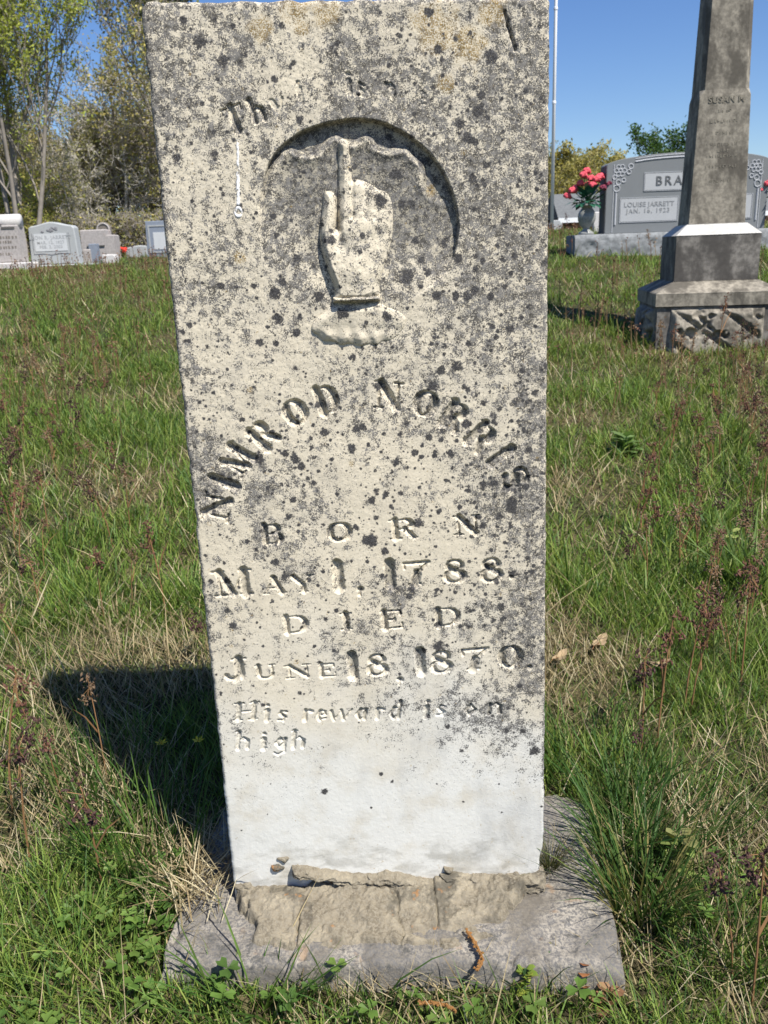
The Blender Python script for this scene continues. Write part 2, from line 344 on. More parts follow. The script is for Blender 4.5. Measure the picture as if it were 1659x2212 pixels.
# glyphs: strokes (x0, y0, x1, y1, width) in a unit box
def arc(cx, cy, rx, ry, a0, a1, thin=0.09, thick=0.27, n=14):
    out = []; an = [math.radians(a0 + (a1 - a0) * k / n) for k in range(n + 1)]
    for p, q in zip(an[:-1], an[1:]):
        w = thin + (thick - thin) * abs(math.cos((p + q) / 2)) ** 1.5
        out.append((cx + rx * math.cos(p), cy + ry * math.sin(p), cx + rx * math.cos(q), cy + ry * math.sin(q), w))
    return out
def sf(x, y, w=0.17): return (x - w, y, x + w, y, 0.085)
GL = {
 'N': [(.14, 0, .14, 1, .1), (.16, .97, .84, .03, .27), (.86, 0, .86, 1, .1), sf(.1, 1), sf(.86, 1), sf(.14, 0)],
 'I': [(.5, 0, .5, 1, .3), sf(.5, 1, .3), sf(.5, 0, .3)],
 'M': [(.12, 0, .12, 1, .1), (.14, .97, .48, .05, .25), (.5, .05, .84, .97, .09), (.86, 0, .86, 1, .27), sf(.1, 1), sf(.9, 1), sf(.12, 0), sf(.88, 0)],
 'R': [(.2, 0, .2, 1, .27), (.2, 1, .55, 1, .09), (.2, .5, .55, .5, .09), (.56, .5, .88, .02, .23), sf(.16, 1), sf(.2, 0, .2), sf(.9, 0, .1)] + arc(.55, .75, .25, .25, 90, -90),
 'O': arc(.5, .5, .38, .47, 0, 360, n=24), 'D': [(.2, 0, .2, 1, .27), (.1, 1, .5, 1, .09), (.1, 0, .5, 0, .09)] + arc(.5, .5, .36, .5, 90, -90),
 'S': arc(.5, .74, .3, .24, 20, 250, .1, .2) + [(.36, .57, .68, .42, .26)] + arc(.5, .26, .33, .25, 75, -165, .1, .22),
 'B': [(.2, 0, .2, 1, .27), (.1, 1, .5, 1, .09), (.2, .52, .5, .52, .08), (.1, 0, .55, 0, .09)] + arc(.5, .76, .24, .24, 90, -90) + arc(.54, .26, .28, .26, 90, -90),
 'A': [(.12, 0, .46, 1, .09), (.5, 1, .86, 0, .27), (.25, .33, .7, .33, .08), sf(.12, 0, .12), sf(.86, 0, .16)],
 'Y': [(.12, 1, .5, .45, .26), (.88, 1, .55, .45, .09), (.52, 0, .52, .5, .25), sf(.14, 1, .14), sf(.86, 1, .12), sf(.52, 0)],
 'E': [(.22, 0, .22, 1, .27), (.1, 1, .85, 1, .1), (.1, 0, .9, 0, .1), (.2, .5, .62, .5, .1), (.85, 1, .85, .76, .1), (.9, 0, .9, .26, .1), (.62, .4, .62, .6, .08)],
 'J': [(.66, .2, .66, 1, .3), sf(.66, 1, .26), (.66, .2, .42, .0, .2), (.42, .0, .16, .12, .15), (.16, .12, .14, .22, .2)],
 'U': [(.2, .3, .2, 1, .27), (.85, .3, .85, 1, .1), sf(.2, 1), sf(.85, 1, .12)] + arc(.52, .32, .33, .3, 180, 360, .12, .2),
 'H': [(.2, 0, .2, 1, .24), (.8, 0, .8, 1, .24), (.2, .5, .8, .5, .09), sf(.2, 1), sf(.8, 1), sf(.2, 0), sf(.8, 0)],
 'T': [(.5, 0, .5, 1, .26), (.05, 1, .95, 1, .1), (.05, .8, .05, 1, .08), (.95, .8, .95, 1, .08), sf(.5, 0)],
 '1': [(.5, 0, .5, 1, .34), (.5, .95, .25, .8, .12), sf(.5, 0, .34)],
 '7': [(.05, .95, .98, .95, .13), (.05, .95, .05, .72, .09), (.95, .93, .5, .45, .13), (.52, .5, .4, 0, .28), (.2, .0, .62, 0, .1)],
 '8': arc(.5, .73, .29, .24, 0, 360, .09, .17, 18) + arc(.5, .27, .36, .26, 0, 360, .09, .2, 18) + [(.28, .66, .74, .38, .24)],
 '0': arc(.5, .5, .34, .48, 0, 360, .1, .27, 24), '.': [(.5, .08, .5, .08, .3)], ',': [(.5, .1, .5, .1, .26), (.52, .05, .38, -.18, .12)],
 'h': [(.2, 0, .2, 1, .2), (.2, .45, .5, .62, .12), (.5, .62, .75, .45, .16), (.75, .45, .75, 0, .2), (.05, 1, .3, 1, .1)],
 'i': [(.5, 0, .5, .62, .24), (.5, .9, .5, .92, .2), (.3, .6, .5, .6, .1), (.5, 0, .72, .06, .1)],
 's': [(.75, .55, .4, .62, .12), (.4, .62, .3, .45, .16), (.3, .45, .7, .2, .2), (.7, .2, .6, .02, .16), (.6, .02, .22, .06, .12)],
 'r': [(.35, 0, .35, .62, .24), (.35, .42, .6, .62, .12), (.6, .6, .78, .54, .2)],
 'e': [(.2, .32, .75, .36, .1), (.75, .36, .7, .56, .14), (.7, .56, .42, .63, .12), (.42, .63, .2, .34, .2), (.2, .34, .4, .02, .2), (.4, .02, .78, .12, .1)],
 'w': [(.05, .62, .22, 0, .18), (.22, 0, .48, .55, .1), (.48, .6, .64, 0, .18), (.64, 0, .95, .62, .1)],
 'a': [(.72, 0, .72, .62, .2), (.72, .55, .4, .63, .12), (.4, .63, .2, .32, .2), (.2, .32, .4, 0, .17), (.4, 0, .72, .15, .1)],
 'd': [(.72, 0, .72, 1, .2), (.72, .55, .4, .63, .12), (.4, .63, .2, .32, .2), (.2, .32, .4, 0, .17), (.4, 0, .72, .15, .1)],
 'o': [(.45, .63, .2, .32, .2), (.2, .32, .45, 0, .16), (.45, 0, .78, .3, .2), (.78, .3, .45, .63, .14)],
 'n': [(.2, 0, .2, .62, .2), (.2, .42, .52, .62, .12), (.52, .62, .76, .45, .17), (.76, .45, .76, 0, .2)],
 'g': [(.45, .63, .22, .36, .2), (.22, .36, .45, .1, .16), (.45, .1, .74, .36, .16), (.74, .36, .45, .63, .12), (.74, .62, .74, -.2, .18), (.74, -.2, .4, -.36, .14), (.4, -.36, .18, -.22, .12)],
 'y': [(.15, .62, .45, .1, .2), (.85, .62, .5, .05, .1), (.5, .05, .3, -.35, .14)],
}
def carve(ch, x, y, w, h, rot=0.0, depth=0.0064, slant=0.0, k=1.45):
    c = loc2(x, y); mpp = np.linalg.norm(loc2(x + 10, y) - c) / 10; hm, wm = h * mpp, w * mpp
    ca, sa = math.cos(rot), math.sin(rot); R = 0.8 * max(hm, wm); win = window(c, (R, R)); a, bq = A[win], B[win]
    if a.size == 0: return
    jig = (fbm(a * 260, bq * 260, 2, 41) - 0.5) * 0.0018; d = np.zeros(a.shape)
    for x0, y0, x1, y1, sw in GL[ch]:
        P = [((x0 - .5) * wm + slant * (y0 - .5) * hm, (y0 - .5) * hm), ((x1 - .5) * wm + slant * (y1 - .5) * hm, (y1 - .5) * hm)]
        P = [(c[0] + p[0] * ca - p[1] * sa, c[1] + p[0] * sa + p[1] * ca) for p in P]
        sd = sw * hm * k / 2 - segd(a, bq, *P) + jig
        q = np.clip(sd + 0.0003, 0, 1) * 1.75; q = depth * 1.25 * np.tanh(q / (depth * 1.25)); d = np.maximum(d, q)
    Hh[win] = np.minimum(Hh[win], -d)
def put(ch, zx, zy, zw, zh, rot=0, reg='a', **k):
    ox, oy, s = {'a': (379.5, 779.3, 2.04), 'b': (420.2, 1287.6, 2.1474), 'c': (284.6, 0, 1.8)}[reg]
    carve(ch, ox + zx / s, oy + zy / s, zw / s, zh / s, rot, **k)
CC = (848, 812)
for ch, zx, zy in [('N', 180, 645), ('I', 212, 535), ('M', 272, 437), ('R', 385, 330), ('O', 527, 228), ('D', 665, 172),
                   ('N', 938, 153), ('O', 1103, 190), ('R', 1228, 245), ('R', 1345, 338), ('I', 1432, 420), ('S', 1496, 518)]:
    put(ch, zx, zy, 62 if ch == 'I' else 112 if ch in 'MN' else 98, 112, math.atan2(CC[1] - zy, zx - CC[0]) - math.pi / 2)
for ch, zx, zy, zw, zh in [('B', 425, 765, 108, 84), ('O', 722, 755, 112, 84), ('R', 1003, 742, 118, 84), ('N', 1285, 724, 104, 84),
                           ('M', 250, 980, 150, 112), ('A', 432, 990, 96, 74), ('Y', 560, 983, 100, 74), ('1', 716, 950, 66, 112), (',', 812, 975, 56, 90),
                           ('1', 944, 942, 62, 106), ('7', 1062, 936, 116, 104), ('8', 1230, 928, 108, 106), ('8', 1392, 922, 108, 106), ('.', 1478, 935, 40, 50)]:
    put(ch, zx, zy, zw, zh, 0.03)
for ch, zx, zy, zw, zh in [('D', 468, 132, 136, 80), ('I', 703, 118, 80, 78), ('E', 915, 110, 118, 84), ('D', 1172, 98, 134, 82),
                           ('J', 190, 342, 120, 106), ('U', 328, 352, 98, 66), ('N', 482, 350, 112, 62), ('E', 615, 345, 92, 62), ('1', 733, 325, 66, 108), ('8', 848, 320, 108, 106),
                           (',', 952, 355, 52, 90), ('1', 1048, 306, 66, 106), ('8', 1146, 306, 114, 108), ('7', 1302, 292, 124, 104), ('0', 1466, 284, 122, 106), ('.', 1553, 308, 50, 60)]:
    put(ch, zx, zy, zw, zh, 0.035, 'b')
for ch, zx, zy, zw, zh in [('H', 240, 535, 120, 84), ('i', 338, 540, 60, 84), ('s', 410, 542, 68, 80), ('r', 525, 540, 66, 80), ('e', 592, 540, 64, 80), ('w', 682, 538, 108, 80),
                           ('a', 778, 535, 72, 80), ('r', 860, 532, 64, 80), ('d', 935, 528, 72, 84), ('i', 1078, 522, 56, 84), ('s', 1148, 518, 66, 80), ('o', 1285, 515, 74, 80), ('n', 1398, 508, 90, 80),
                           ('h', 228, 668, 80, 88), ('i', 322, 672, 60, 86), ('g', 402, 672, 76, 84), ('h', 486, 664, 80, 88)]:
    put(ch, zx, zy, zw, zh, 0.03, 'b', depth=0.004, slant=0.2, k=1.25)
for ch, zx, zy, zw, zh, ro, dp in [('T', 398, 462, 86, 88, .3, .0045), ('h', 488, 425, 66, 82, .25, .0042), ('y', 566, 398, 60, 84, .2, .002), ('i', 652, 355, 40, 70, .12, .0016),
                                   ('i', 842, 322, 44, 74, 0.05, .003), ('s', 890, 335, 44, 70, 0, .0024), ('n', 1002, 335, 52, 70, -.1, .0022), ('e', 1130, 372, 50, 70, -.15, .0012)]:
    put(ch, zx, zy, zw, zh, ro, 'c', depth=dp if dp > .004 else dp * .6)

# recessed arch with a scalloped cloud edge, then the raised hand
def z3(pts): return locs([(508.3 + x / 3.06, 216.9 + y / 3.06) for x, y in pts])
ARCH = smooth_poly(z3([(205, 430), (255, 345), (330, 268), (400, 215), (480, 176), (560, 148), (640, 132), (720, 116), (800, 108), (900, 118), (980, 136), (1060, 170), (1150, 222),
                       (1260, 308), (1345, 405), (1420, 540), (1470, 690), (1486, 800), (1480, 930), (1440, 1080), (1360, 1200), (1150, 1330), (800, 1420), (450, 1380), (230, 1200), (150, 900), (160, 620)]), 1)
CLOUD = smooth_poly(z3([(215, 440), (250, 380), (300, 315), (360, 292), (420, 330), (500, 340), (545, 320), (575, 262), (650, 205), (700, 232), (745, 262), (800, 250), (850, 212), (905, 226), (935, 285), (1000, 315), (1080, 302),
                        (1150, 300), (1200, 372), (1250, 392), (1262, 470), (1268, 570), (1310, 630), (1390, 648), (1440, 690), (1474, 780), (1470, 930), (1430, 1080), (1350, 1200), (1150, 1330), (800, 1420), (450, 1380), (230, 1200), (150, 900), (165, 640)]), 1)
HAND = smooth_poly(z3([(680, 270), (708, 236), (742, 258), (752, 330), (762, 430), (770, 522), (800, 512), (850, 528), (905, 556), (945, 588), (990, 598), (1018, 622), (1038, 690), (1046, 780), (1042, 880), (1018, 985),
                       (985, 1090), (958, 1180), (945, 1322), (648, 1330), (662, 1262), (636, 1185), (600, 1095), (570, 990), (556, 905), (560, 830), (574, 720), (580, 606), (602, 592), (648, 604), (668, 640),
                       (670, 720), (666, 800), (668, 850), (675, 850), (677, 780), (679, 690), (678, 600), (679, 440)]), 1)
CUFF = smooth_poly(z3([(655, 1345), (800, 1350), (955, 1335), (1010, 1370), (1090, 1400), (1130, 1430), (1125, 1490), (1060, 1560), (1020, 1590), (975, 1585), (930, 1620), (880, 1600), (820, 1630), (760, 1605), (700, 1620), (650, 1590), (590, 1595), (560, 1560), (505, 1530), (500, 1480), (560, 1420)]), 1)
BAND = z3([(645, 1300), (800, 1290), (955, 1288), (962, 1325), (800, 1338), (645, 1338)])
win = window(z3([(800, 880)])[0], (0.27, 0.29)); a, bq = A[win], B[win]
zt, zb = z3([(800, 110)])[0][1], z3([(800, 1400)])[0][1]
vv = np.clip((zt - bq) / (zt - zb), 0, 1)                                # 0 at the crown, 1 at the foot
la = z3([(180, 700)])[0][0]; ra = z3([(1480, 700)])[0][0]; uu = np.clip((a - la) / (ra - la), 0, 1)
wob = (fbm(a * 120, bq * 120, 3, 51) - 0.5) * 0.002
sa_ = poly_sdf(a, bq, ARCH) + wob; win_rec, rec_sd = win, sa_ * 1.0; sc_ = poly_sdf(a, bq, CLOUD) + wob
deep = (0.0128 - 0.006 * vv) * sstep(-0.05, 0.5, uu + 0.6 * (1 - vv) - 0.12) * sstep(1.0, 0.62, vv)
floor = (0.0078 - 0.0036 * vv - 0.0036 * np.exp(-((sc_ - 0.006) / 0.007) ** 2) * sstep(.5, .3, vv) * sstep(0, .05, uu)) * sstep(-0.05, 0.6, uu + 0.45 * (1 - vv)) * sstep(0.97, 0.6, vv) + 0.0032 * sstep(.72, .95, uu) * sstep(1.0, .7, vv) * sstep(.3, .45, vv)
rec = -deep * sstep(0, 0.0035, sa_)
inner = -floor
rec = np.where(sc_ > 0, rec + (inner - rec) * np.sqrt(np.clip(sc_ / 0.008, 0, 1)), rec)
rec = np.where(sa_ > 0, rec, 0)
Hh[win] = np.where(sa_ > 0, np.minimum(rec, 0), Hh[win])
HAND_H = np.full(A.shape, -1.0)
sh = poly_sdf(a, bq, HAND) + wob * 0.5
hv = np.clip((z3([(0, 240)])[0][1] - bq) / (z3([(0, 240)])[0][1] - z3([(0, 1300)])[0][1]), 0, 1)
right = sstep(z3([(700, 0)])[0][0], z3([(1040, 0)])[0][0], a)
ht = (0.0085 + 0.0062 * sstep(0.3, 0.72, hv) - 0.003 * sstep(0.85, 1.0, hv)) * (1 - 0.76 * right)
prof = ht * np.clip(sh / 0.0075, 0, 1) ** 0.5
for p, q, w_, dp in [((862, 560), (868, 770), .003, .0017), ((938, 640), (930, 770), .003, .0014), ((1000, 650), (985, 790), .003, .001), ((700, 800), (780, 770), .004, .0018), ((672, 850), (700, 960), .006, .0045), ((780, 775), (1020, 800), .006, .0006),
                     ((772, 530), (778, 770), .003, .0026)]:
    P, Q = z3([p, q]); prof = prof - dp * np.exp(-(segd(a, bq, P, Q) / w_) ** 2)
prof = prof + 0.0016 * np.exp(-(segd(a, bq, *z3([(800, 800), (980, 800)])) / 0.012) ** 2) + (fbm(a * 150, bq * 150, 3, 61) - 0.5) * 0.0014
HAND_H[win] = np.where(sh > 0, Hh[win] + np.maximum(prof, 0.0), -1)
scf = poly_sdf(a, bq, CUFF) + wob; sbd = poly_sdf(a, bq, BAND) + wob
cv = np.clip((z3([(0, 1335)])[0][1] - bq) / 0.085, 0, 1); cu = (0.0098 - 0.006 * cv) * (1 - 0.55 * right) * np.clip(scf / 0.008, 0, 1) ** 0.5 * (0.86 + 0.3 * sstep(.3, .8, cv) * np.sin(a * 330 + 5 * fbm(a * 30, bq * 30, 2, 62))) - 0.0008 * np.exp(-(segd(a, bq, *z3([(560, 1500), (1050, 1510)])) / 0.006) ** 2)
bd = 0.0150 * (1 - 0.62 * right) * np.clip(sbd / 0.004, 0, 1) ** 0.5
CUFF_H = np.full(A.shape, -1.0)
CUFF_H[win] = np.where((scf > 0) | (sbd > 0), Hh[win] + np.maximum(np.where(scf > 0, cu, 0), np.where(sbd > 0, bd, 0)), -1)

# weathering: pits, soft undulation, worn arrises, a crack at the upper right, broken foot
weather = (fbm(A * 14, B * 14, 4, 71) - 0.5) * 0.0022 + (fbm(A * 240, B * 240, 3, 72, 0.7) - 0.5) * 0.0006
Hh += weather * (0.55 + 0.9 * sstep(0.25, 1.0, B))
HAND_H += np.where(HAND_H > -0.5, weather, 0); CUFF_H += np.where(CUFF_H > -0.5, weather, 0)
re_ = 0.0055 + 0.004 * (fbm(A * 45, B * 45, 3, 73) - 0.4)
Hh -= corner(np.clip(dedge, 0, 1), np.maximum(re_, 0.002))
for pts in ([(1090, 25), (1097, 55), (1105, 80), (1113, 108)],):
    L = locs(pts)
    for p, q in zip(L[:-1], L[1:]): Hh -= 0.004 * np.exp(-(segd(A, B, p, q) / 0.0016) ** 2)
DR = locs([(513, 300), (514, 370), (515, 440)]); dr = np.minimum(segd(A, B, DR[0], DR[1]) - 0.0017, segd(A, B, DR[1], DR[2]) - 0.0022)
c0 = loc2(515, 458); ring = np.hypot(A - c0[0], (B - c0[1]) * 0.75)
drip = np.maximum(sstep(0.0006, -0.0006, dr + 0.0006 + (fbm(A * 500, B * 500, 2, 77) - 0.5) * 0.002), sstep(0.0052, 0.0044, ring) * sstep(0.002, 0.003, ring))
drip *= sstep(0.25, 0.4, fbm(A * 300, B * 200, 2, 78))
Hh += drip * 0.0009

# lichen: spots traced from the stone, plus random ones; speckle density; orange crusts; clean white foot
rng = np.random.default_rng(7)
spots = [(857, 375, 14), (822, 432, 14), (868, 438, 9), (889, 440, 8), (880, 600, 14), (741, 676, 12), (836, 682, 10), (592, 634, 12), (985, 792, 13), (951, 802, 9), (934, 834, 13), (855, 997, 10), (833, 1068, 9), (803, 1080, 10),
         (1065, 1045, 9), (1105, 1092, 18), (795, 1167, 16), (947, 1396, 14), (850, 1377, 7), (637, 990, 12), (771, 926, 9), (1060, 122, 13), (993, 270, 10), (1033, 240, 12), (1020, 385, 11), (960, 525, 9), (897, 520, 9),
         (1155, 1622, 14), (701, 1711, 9), (847, 1688, 5), (823, 1672, 5), (648, 1497, 5), (430, 92, 14), (482, 130, 12), (770, 1140, 9), (905, 1130, 10), (1043, 1135, 9), (1008, 915, 10), (615, 1245, 9), (502, 1350, 9), (490, 1255, 10),
         (596, 1213, 8), (1107, 1240, 10), (975, 980, 9), (760, 970, 10), (700, 935, 9), (560, 990, 12), (940, 640, 10), (610, 610, 8), (640, 560, 9), (990, 560, 9), (1010, 300, 11), (1090, 480, 9), (1085, 560, 8), (1010, 640, 10), (690, 640, 10),
         (640, 720, 8), (600, 690, 11), (1040, 205, 9), (560, 740, 8), (985, 640, 9), (1060, 640, 8), (910, 560, 7), (925, 590, 8)]
SPOT = np.zeros_like(A)
sp_all = [(loc2(x, y), r * 0.00058) for x, y, r in spots]
for _ in range(2600):
    v = rng.uniform(0.1, 1.17) if rng.random() < .7 else rng.normal(.6, .13); u = rng.uniform(-.23, .23); p = sstep(0.2, 0.8, v) * 0.55 + 0.12 + 0.5 * sstep(0.05, 0.22, u)
    if rng.random() < p * (0.35 if v < 0.25 else 1): sp_all.append(((u, v), rng.choice([0.0013, 0.0018, 0.0025, 0.0036, 0.005], p=[.45, .3, .16, .07, .02])))
for c, r in sp_all:
    w2 = window(c, (r * 1.8, r * 1.8)); a, bq = A[w2], B[w2]
    if a.size == 0: continue
    d = np.hypot(a - c[0], (bq - c[1])) / r + (fbm(a * 700, bq * 700, 3, 81) - 0.5) * 1.0 + (fbm(a * 180, bq * 180, 2, 83) - 0.5) * 0.9
    SPOT[w2] = np.maximum(SPOT[w2], sstep(1.12, 0.82, d))
un = (A + 0.23) / 0.46
DENS = 0.16 + 0.40 * sstep(0.12, 0.5, B) + 0.19 * sstep(0.72, 1.08, B) + 0.26 * sstep(0.72, 1.0, un) * sstep(0.1, 0.5, B) + 0.2 * sstep(0.12, 0.0, un) * sstep(0.25, 0.6, B)
DENS += (fbm(A * 13, B * 11, 5, 91, 0.6) - 0.5) * 1.05 + 0.22 * np.exp(-((A - 0.06) / 0.16) ** 2 - ((B - 1.0) / 0.2) ** 2) + 0.06 * np.exp(-((A - 0.05) / 0.13) ** 2 - ((B - 0.62) / 0.12) ** 2)
DENS += 0.34 * sstep(0.55, 0.98, un) * sstep(0.09, 0.22, B) * sstep(0.5, 0.35, B) + 0.13 * sstep(.02, .16, B) * sstep(.5, .4, B)
DENS += 0.35 * sstep(0.004, 0.0, dedge - 0.002) - 0.5 * sstep(0.2, 0.07, B) * (un < 0.86)
RECM = np.zeros_like(A); RECM[win_rec] = sstep(0, .004, rec_sd)
DENS = np.clip(DENS + 0.16 * RECM + 0.05 * sstep(.3, .45, B) + 0.12 * sstep(-0.0015, -0.005, Hh) * sstep(0.25, 0.5, B) * sstep(.005, .012, dedge), 0, 1)
ORG = np.zeros_like(A)
for x, y, r in [(940, 60, 60), (1010, 100, 50), (1060, 30, 40), (965, 180, 22), (1000, 330, 10), (700, 25, 35), (640, 15, 40), (560, 60, 30), (520, 560, 18), (540, 840, 8), (760, 1000, 8), (640, 1430, 7), (500, 1395, 7), (655, 60, 20), (930, 410, 16)]:
    c = loc2(x, y); rr = r * 0.00055; ORG = np.maximum(ORG, sstep(1.0, 0.4, np.hypot(A - c[0], B - c[1]) / rr + (fbm(A * 90, B * 90, 3, 95) - 0.5) * 1.2))
ORG = np.maximum(ORG, 0.9 * sstep(0.8, 0.86, fbm(A * 170, B * 170, 3, 97, 0.6)))
WHT = sstep(0.46, 0.13, B + (fbm(A * 9, B * 9, 4, 99) - 0.5) * 0.25)
GRIME = 0.6 * sstep(0.10, 0.02, B + (fbm(A * 22, B * 34, 5, 141, .62) - 0.5) * 0.12) * sstep(0.36, 0.66, fbm(A * 26 + 3, B * 60, 5, 143, .65))
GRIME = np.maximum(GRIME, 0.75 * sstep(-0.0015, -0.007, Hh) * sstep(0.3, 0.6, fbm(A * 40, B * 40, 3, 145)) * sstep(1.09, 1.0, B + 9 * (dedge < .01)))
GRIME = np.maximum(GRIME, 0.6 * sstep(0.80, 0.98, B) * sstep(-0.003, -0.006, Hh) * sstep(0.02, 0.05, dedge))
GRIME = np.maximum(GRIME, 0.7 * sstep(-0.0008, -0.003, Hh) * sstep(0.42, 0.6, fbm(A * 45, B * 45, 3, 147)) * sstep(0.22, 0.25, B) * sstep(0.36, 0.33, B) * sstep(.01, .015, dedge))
LICH = np.stack([SPOT, DENS, ORG, WHT], -1).reshape(-1, 4)

HL = OR.copy()
head = thing('headstone', 'tall lichen spotted marble headstone carved with a pointing hand, nearest in view', 'headstone', HL)
P3 = A[..., None] * UU + B[..., None] * VV + Hh[..., None] * NN
i = np.arange(NS * NT).reshape(NT, NS)
quads = np.stack([i[:-1, :-1], i[:-1, 1:], i[1:, 1:], i[1:, :-1]], -1).reshape(-1, 4)
ringi = np.concatenate([i[0, :], i[1:, -1], i[-1, -2::-1], i[-2:0:-1, 0]])
TH = 0.062
rb = P3.reshape(-1, 3)[ringi]; back1 = rb - NN * (TH - 0.006) ; back2 = back1 - NN * 0.006; cen = rb.mean(0); back2 = back2 + (cen - back2) * 0.01
allV = np.concatenate([P3.reshape(-1, 3), back1, back2]); n0 = NS * NT; nr = len(ringi); r1 = n0 + np.arange(nr); r2 = r1 + nr
q1 = np.stack([ringi, r1, np.roll(r1, -1), np.roll(ringi, -1)], -1); q2 = np.stack([r1, r2, np.roll(r2, -1), np.roll(r1, -1)], -1)
allV = np.concatenate([allV, [cen - NN * TH]]); ctr = len(allV) - 1
tr = np.stack([r2, np.full(nr, ctr), np.roll(r2, -1)], -1)
extra = len(allV) - n0; side = np.tile([0.0, 0.75, 0.0, 0.0], (extra, 1))
dripc = np.stack([drip.ravel(), GRIME.ravel(), 0 * drip.ravel()], -1)
np_mesh('slab', allV, np.concatenate([quads, q1, q2]), tr, M['marble'], head, True, attrs={'Lichen': np.concatenate([LICH, side]), 'Drip': np.concatenate([dripc, np.zeros((extra, 3))])})
def relief(name, Hf, parent, dens):
    mask = Hf > -0.5
    from_ = mask.copy()
    for ax, s_ in ((0, 1), (0, -1), (1, 1), (1, -1)): from_ |= np.roll(mask, s_, ax)
    Z = np.where(mask, Hf, Hh - 0.0008); rows = np.any(from_, 1).nonzero()[0]; cols = np.any(from_, 0).nonzero()[0]
    w3 = (slice(rows[0], rows[-1] + 1), slice(cols[0], cols[-1] + 1)); fm = from_[w3]; idx = -np.ones(fm.shape, int); idx[fm] = np.arange(fm.sum())
    Vp = (A[w3][..., None] * UU + B[w3][..., None] * VV + Z[w3][..., None] * NN)[fm]
    q = np.stack([idx[:-1, :-1], idx[:-1, 1:], idx[1:, 1:], idx[1:, :-1]], -1).reshape(-1, 4); q = q[(q >= 0).all(1)]
    L4 = LICH.reshape(NT, NS, 4)[w3][fm].copy(); L4[:, 1] *= dens
    return np_mesh(name, Vp, q, None, M['marble'], parent, True, attrs={'Lichen': L4, 'Drip': np.zeros((len(Vp), 3))})
relief('carved_hand', HAND_H, head, 0.75); relief('carved_cuff', CUFF_H, head, 0.9)

# footing block and mortar
FQ = np.array([(-0.335, 0.945), (0.300, 0.915), (0.335, 1.295), (-0.30, 1.33)])
def footing():
    n, m = 260, 170; s, t = np.meshgrid(np.linspace(0, 1, n), np.linspace(0, 1, m))
    P = (FQ[0] * (1 - s[..., None]) + FQ[1] * s[..., None]) * (1 - t[..., None]) + (FQ[3] * (1 - s[..., None]) + FQ[2] * s[..., None]) * t[..., None]
    ed = np.minimum(np.minimum(s, 1 - s) * 0.63, np.minimum(t, 1 - t) * 0.37)
    x, y = P[..., 0], P[..., 1]
    cut = (fbm(x * 14, y * 14, 4, 111) - 0.5) * 0.045 + (fbm(x * 60, y * 60, 3, 113) - 0.5) * 0.016
    cs = np.array([0.0, 1.13]); k = np.clip((0.02 - ed) / 0.02, 0, 1)[..., None]; P = P + (cs - P) * (np.maximum(cut, 0) * 1.2)[..., None] * k
    cor = np.hypot(np.minimum(s, 1 - s) * .63, np.minimum(t, 1 - t) * .37)
    z = 0.036 + (fbm(x * 9, y * 9, 4, 115) - 0.5) * 0.014 + (fbm(x * 55, y * 55, 4, 117, .7) - 0.5) * 0.006
    z = z - corner(ed, 0.005 + 0.010 * fbm(x * 25, y * 25, 3, 118)) - 0.02 * sstep(0.05, 0.0, cor) - 0.012 * sstep(.6, .75, fbm(x * 20, y * 20, 4, 119)) * sstep(.03, 0, ed)
    V = np.stack([P[..., 0], P[..., 1], z], -1); idx = np.arange(n * m).reshape(m, n)
    q = np.stack([idx[:-1, :-1], idx[:-1, 1:], idx[1:, 1:], idx[1:, :-1]], -1).reshape(-1, 4)
    ri = np.concatenate([idx[0, :], idx[1:, -1], idx[-1, -2::-1], idx[-2:0:-1, 0]]); Vf = V.reshape(-1, 3); lo = Vf[ri].copy(); lo[:, 2] = -0.12
    nr = len(ri); r1 = n * m + np.arange(nr); qs = np.stack([ri, r1, np.roll(r1, -1), np.roll(ri, -1)], -1)
    np_mesh('footing', np.concatenate([Vf, lo]) - HL, np.concatenate([q, qs]), None, M['footing'], head, True)
footing()
def z6(pts): return [((450 + x / 1.00545) / 1.4756, (2450 + y / 1.00545) / 1.4756) for x, y in pts]
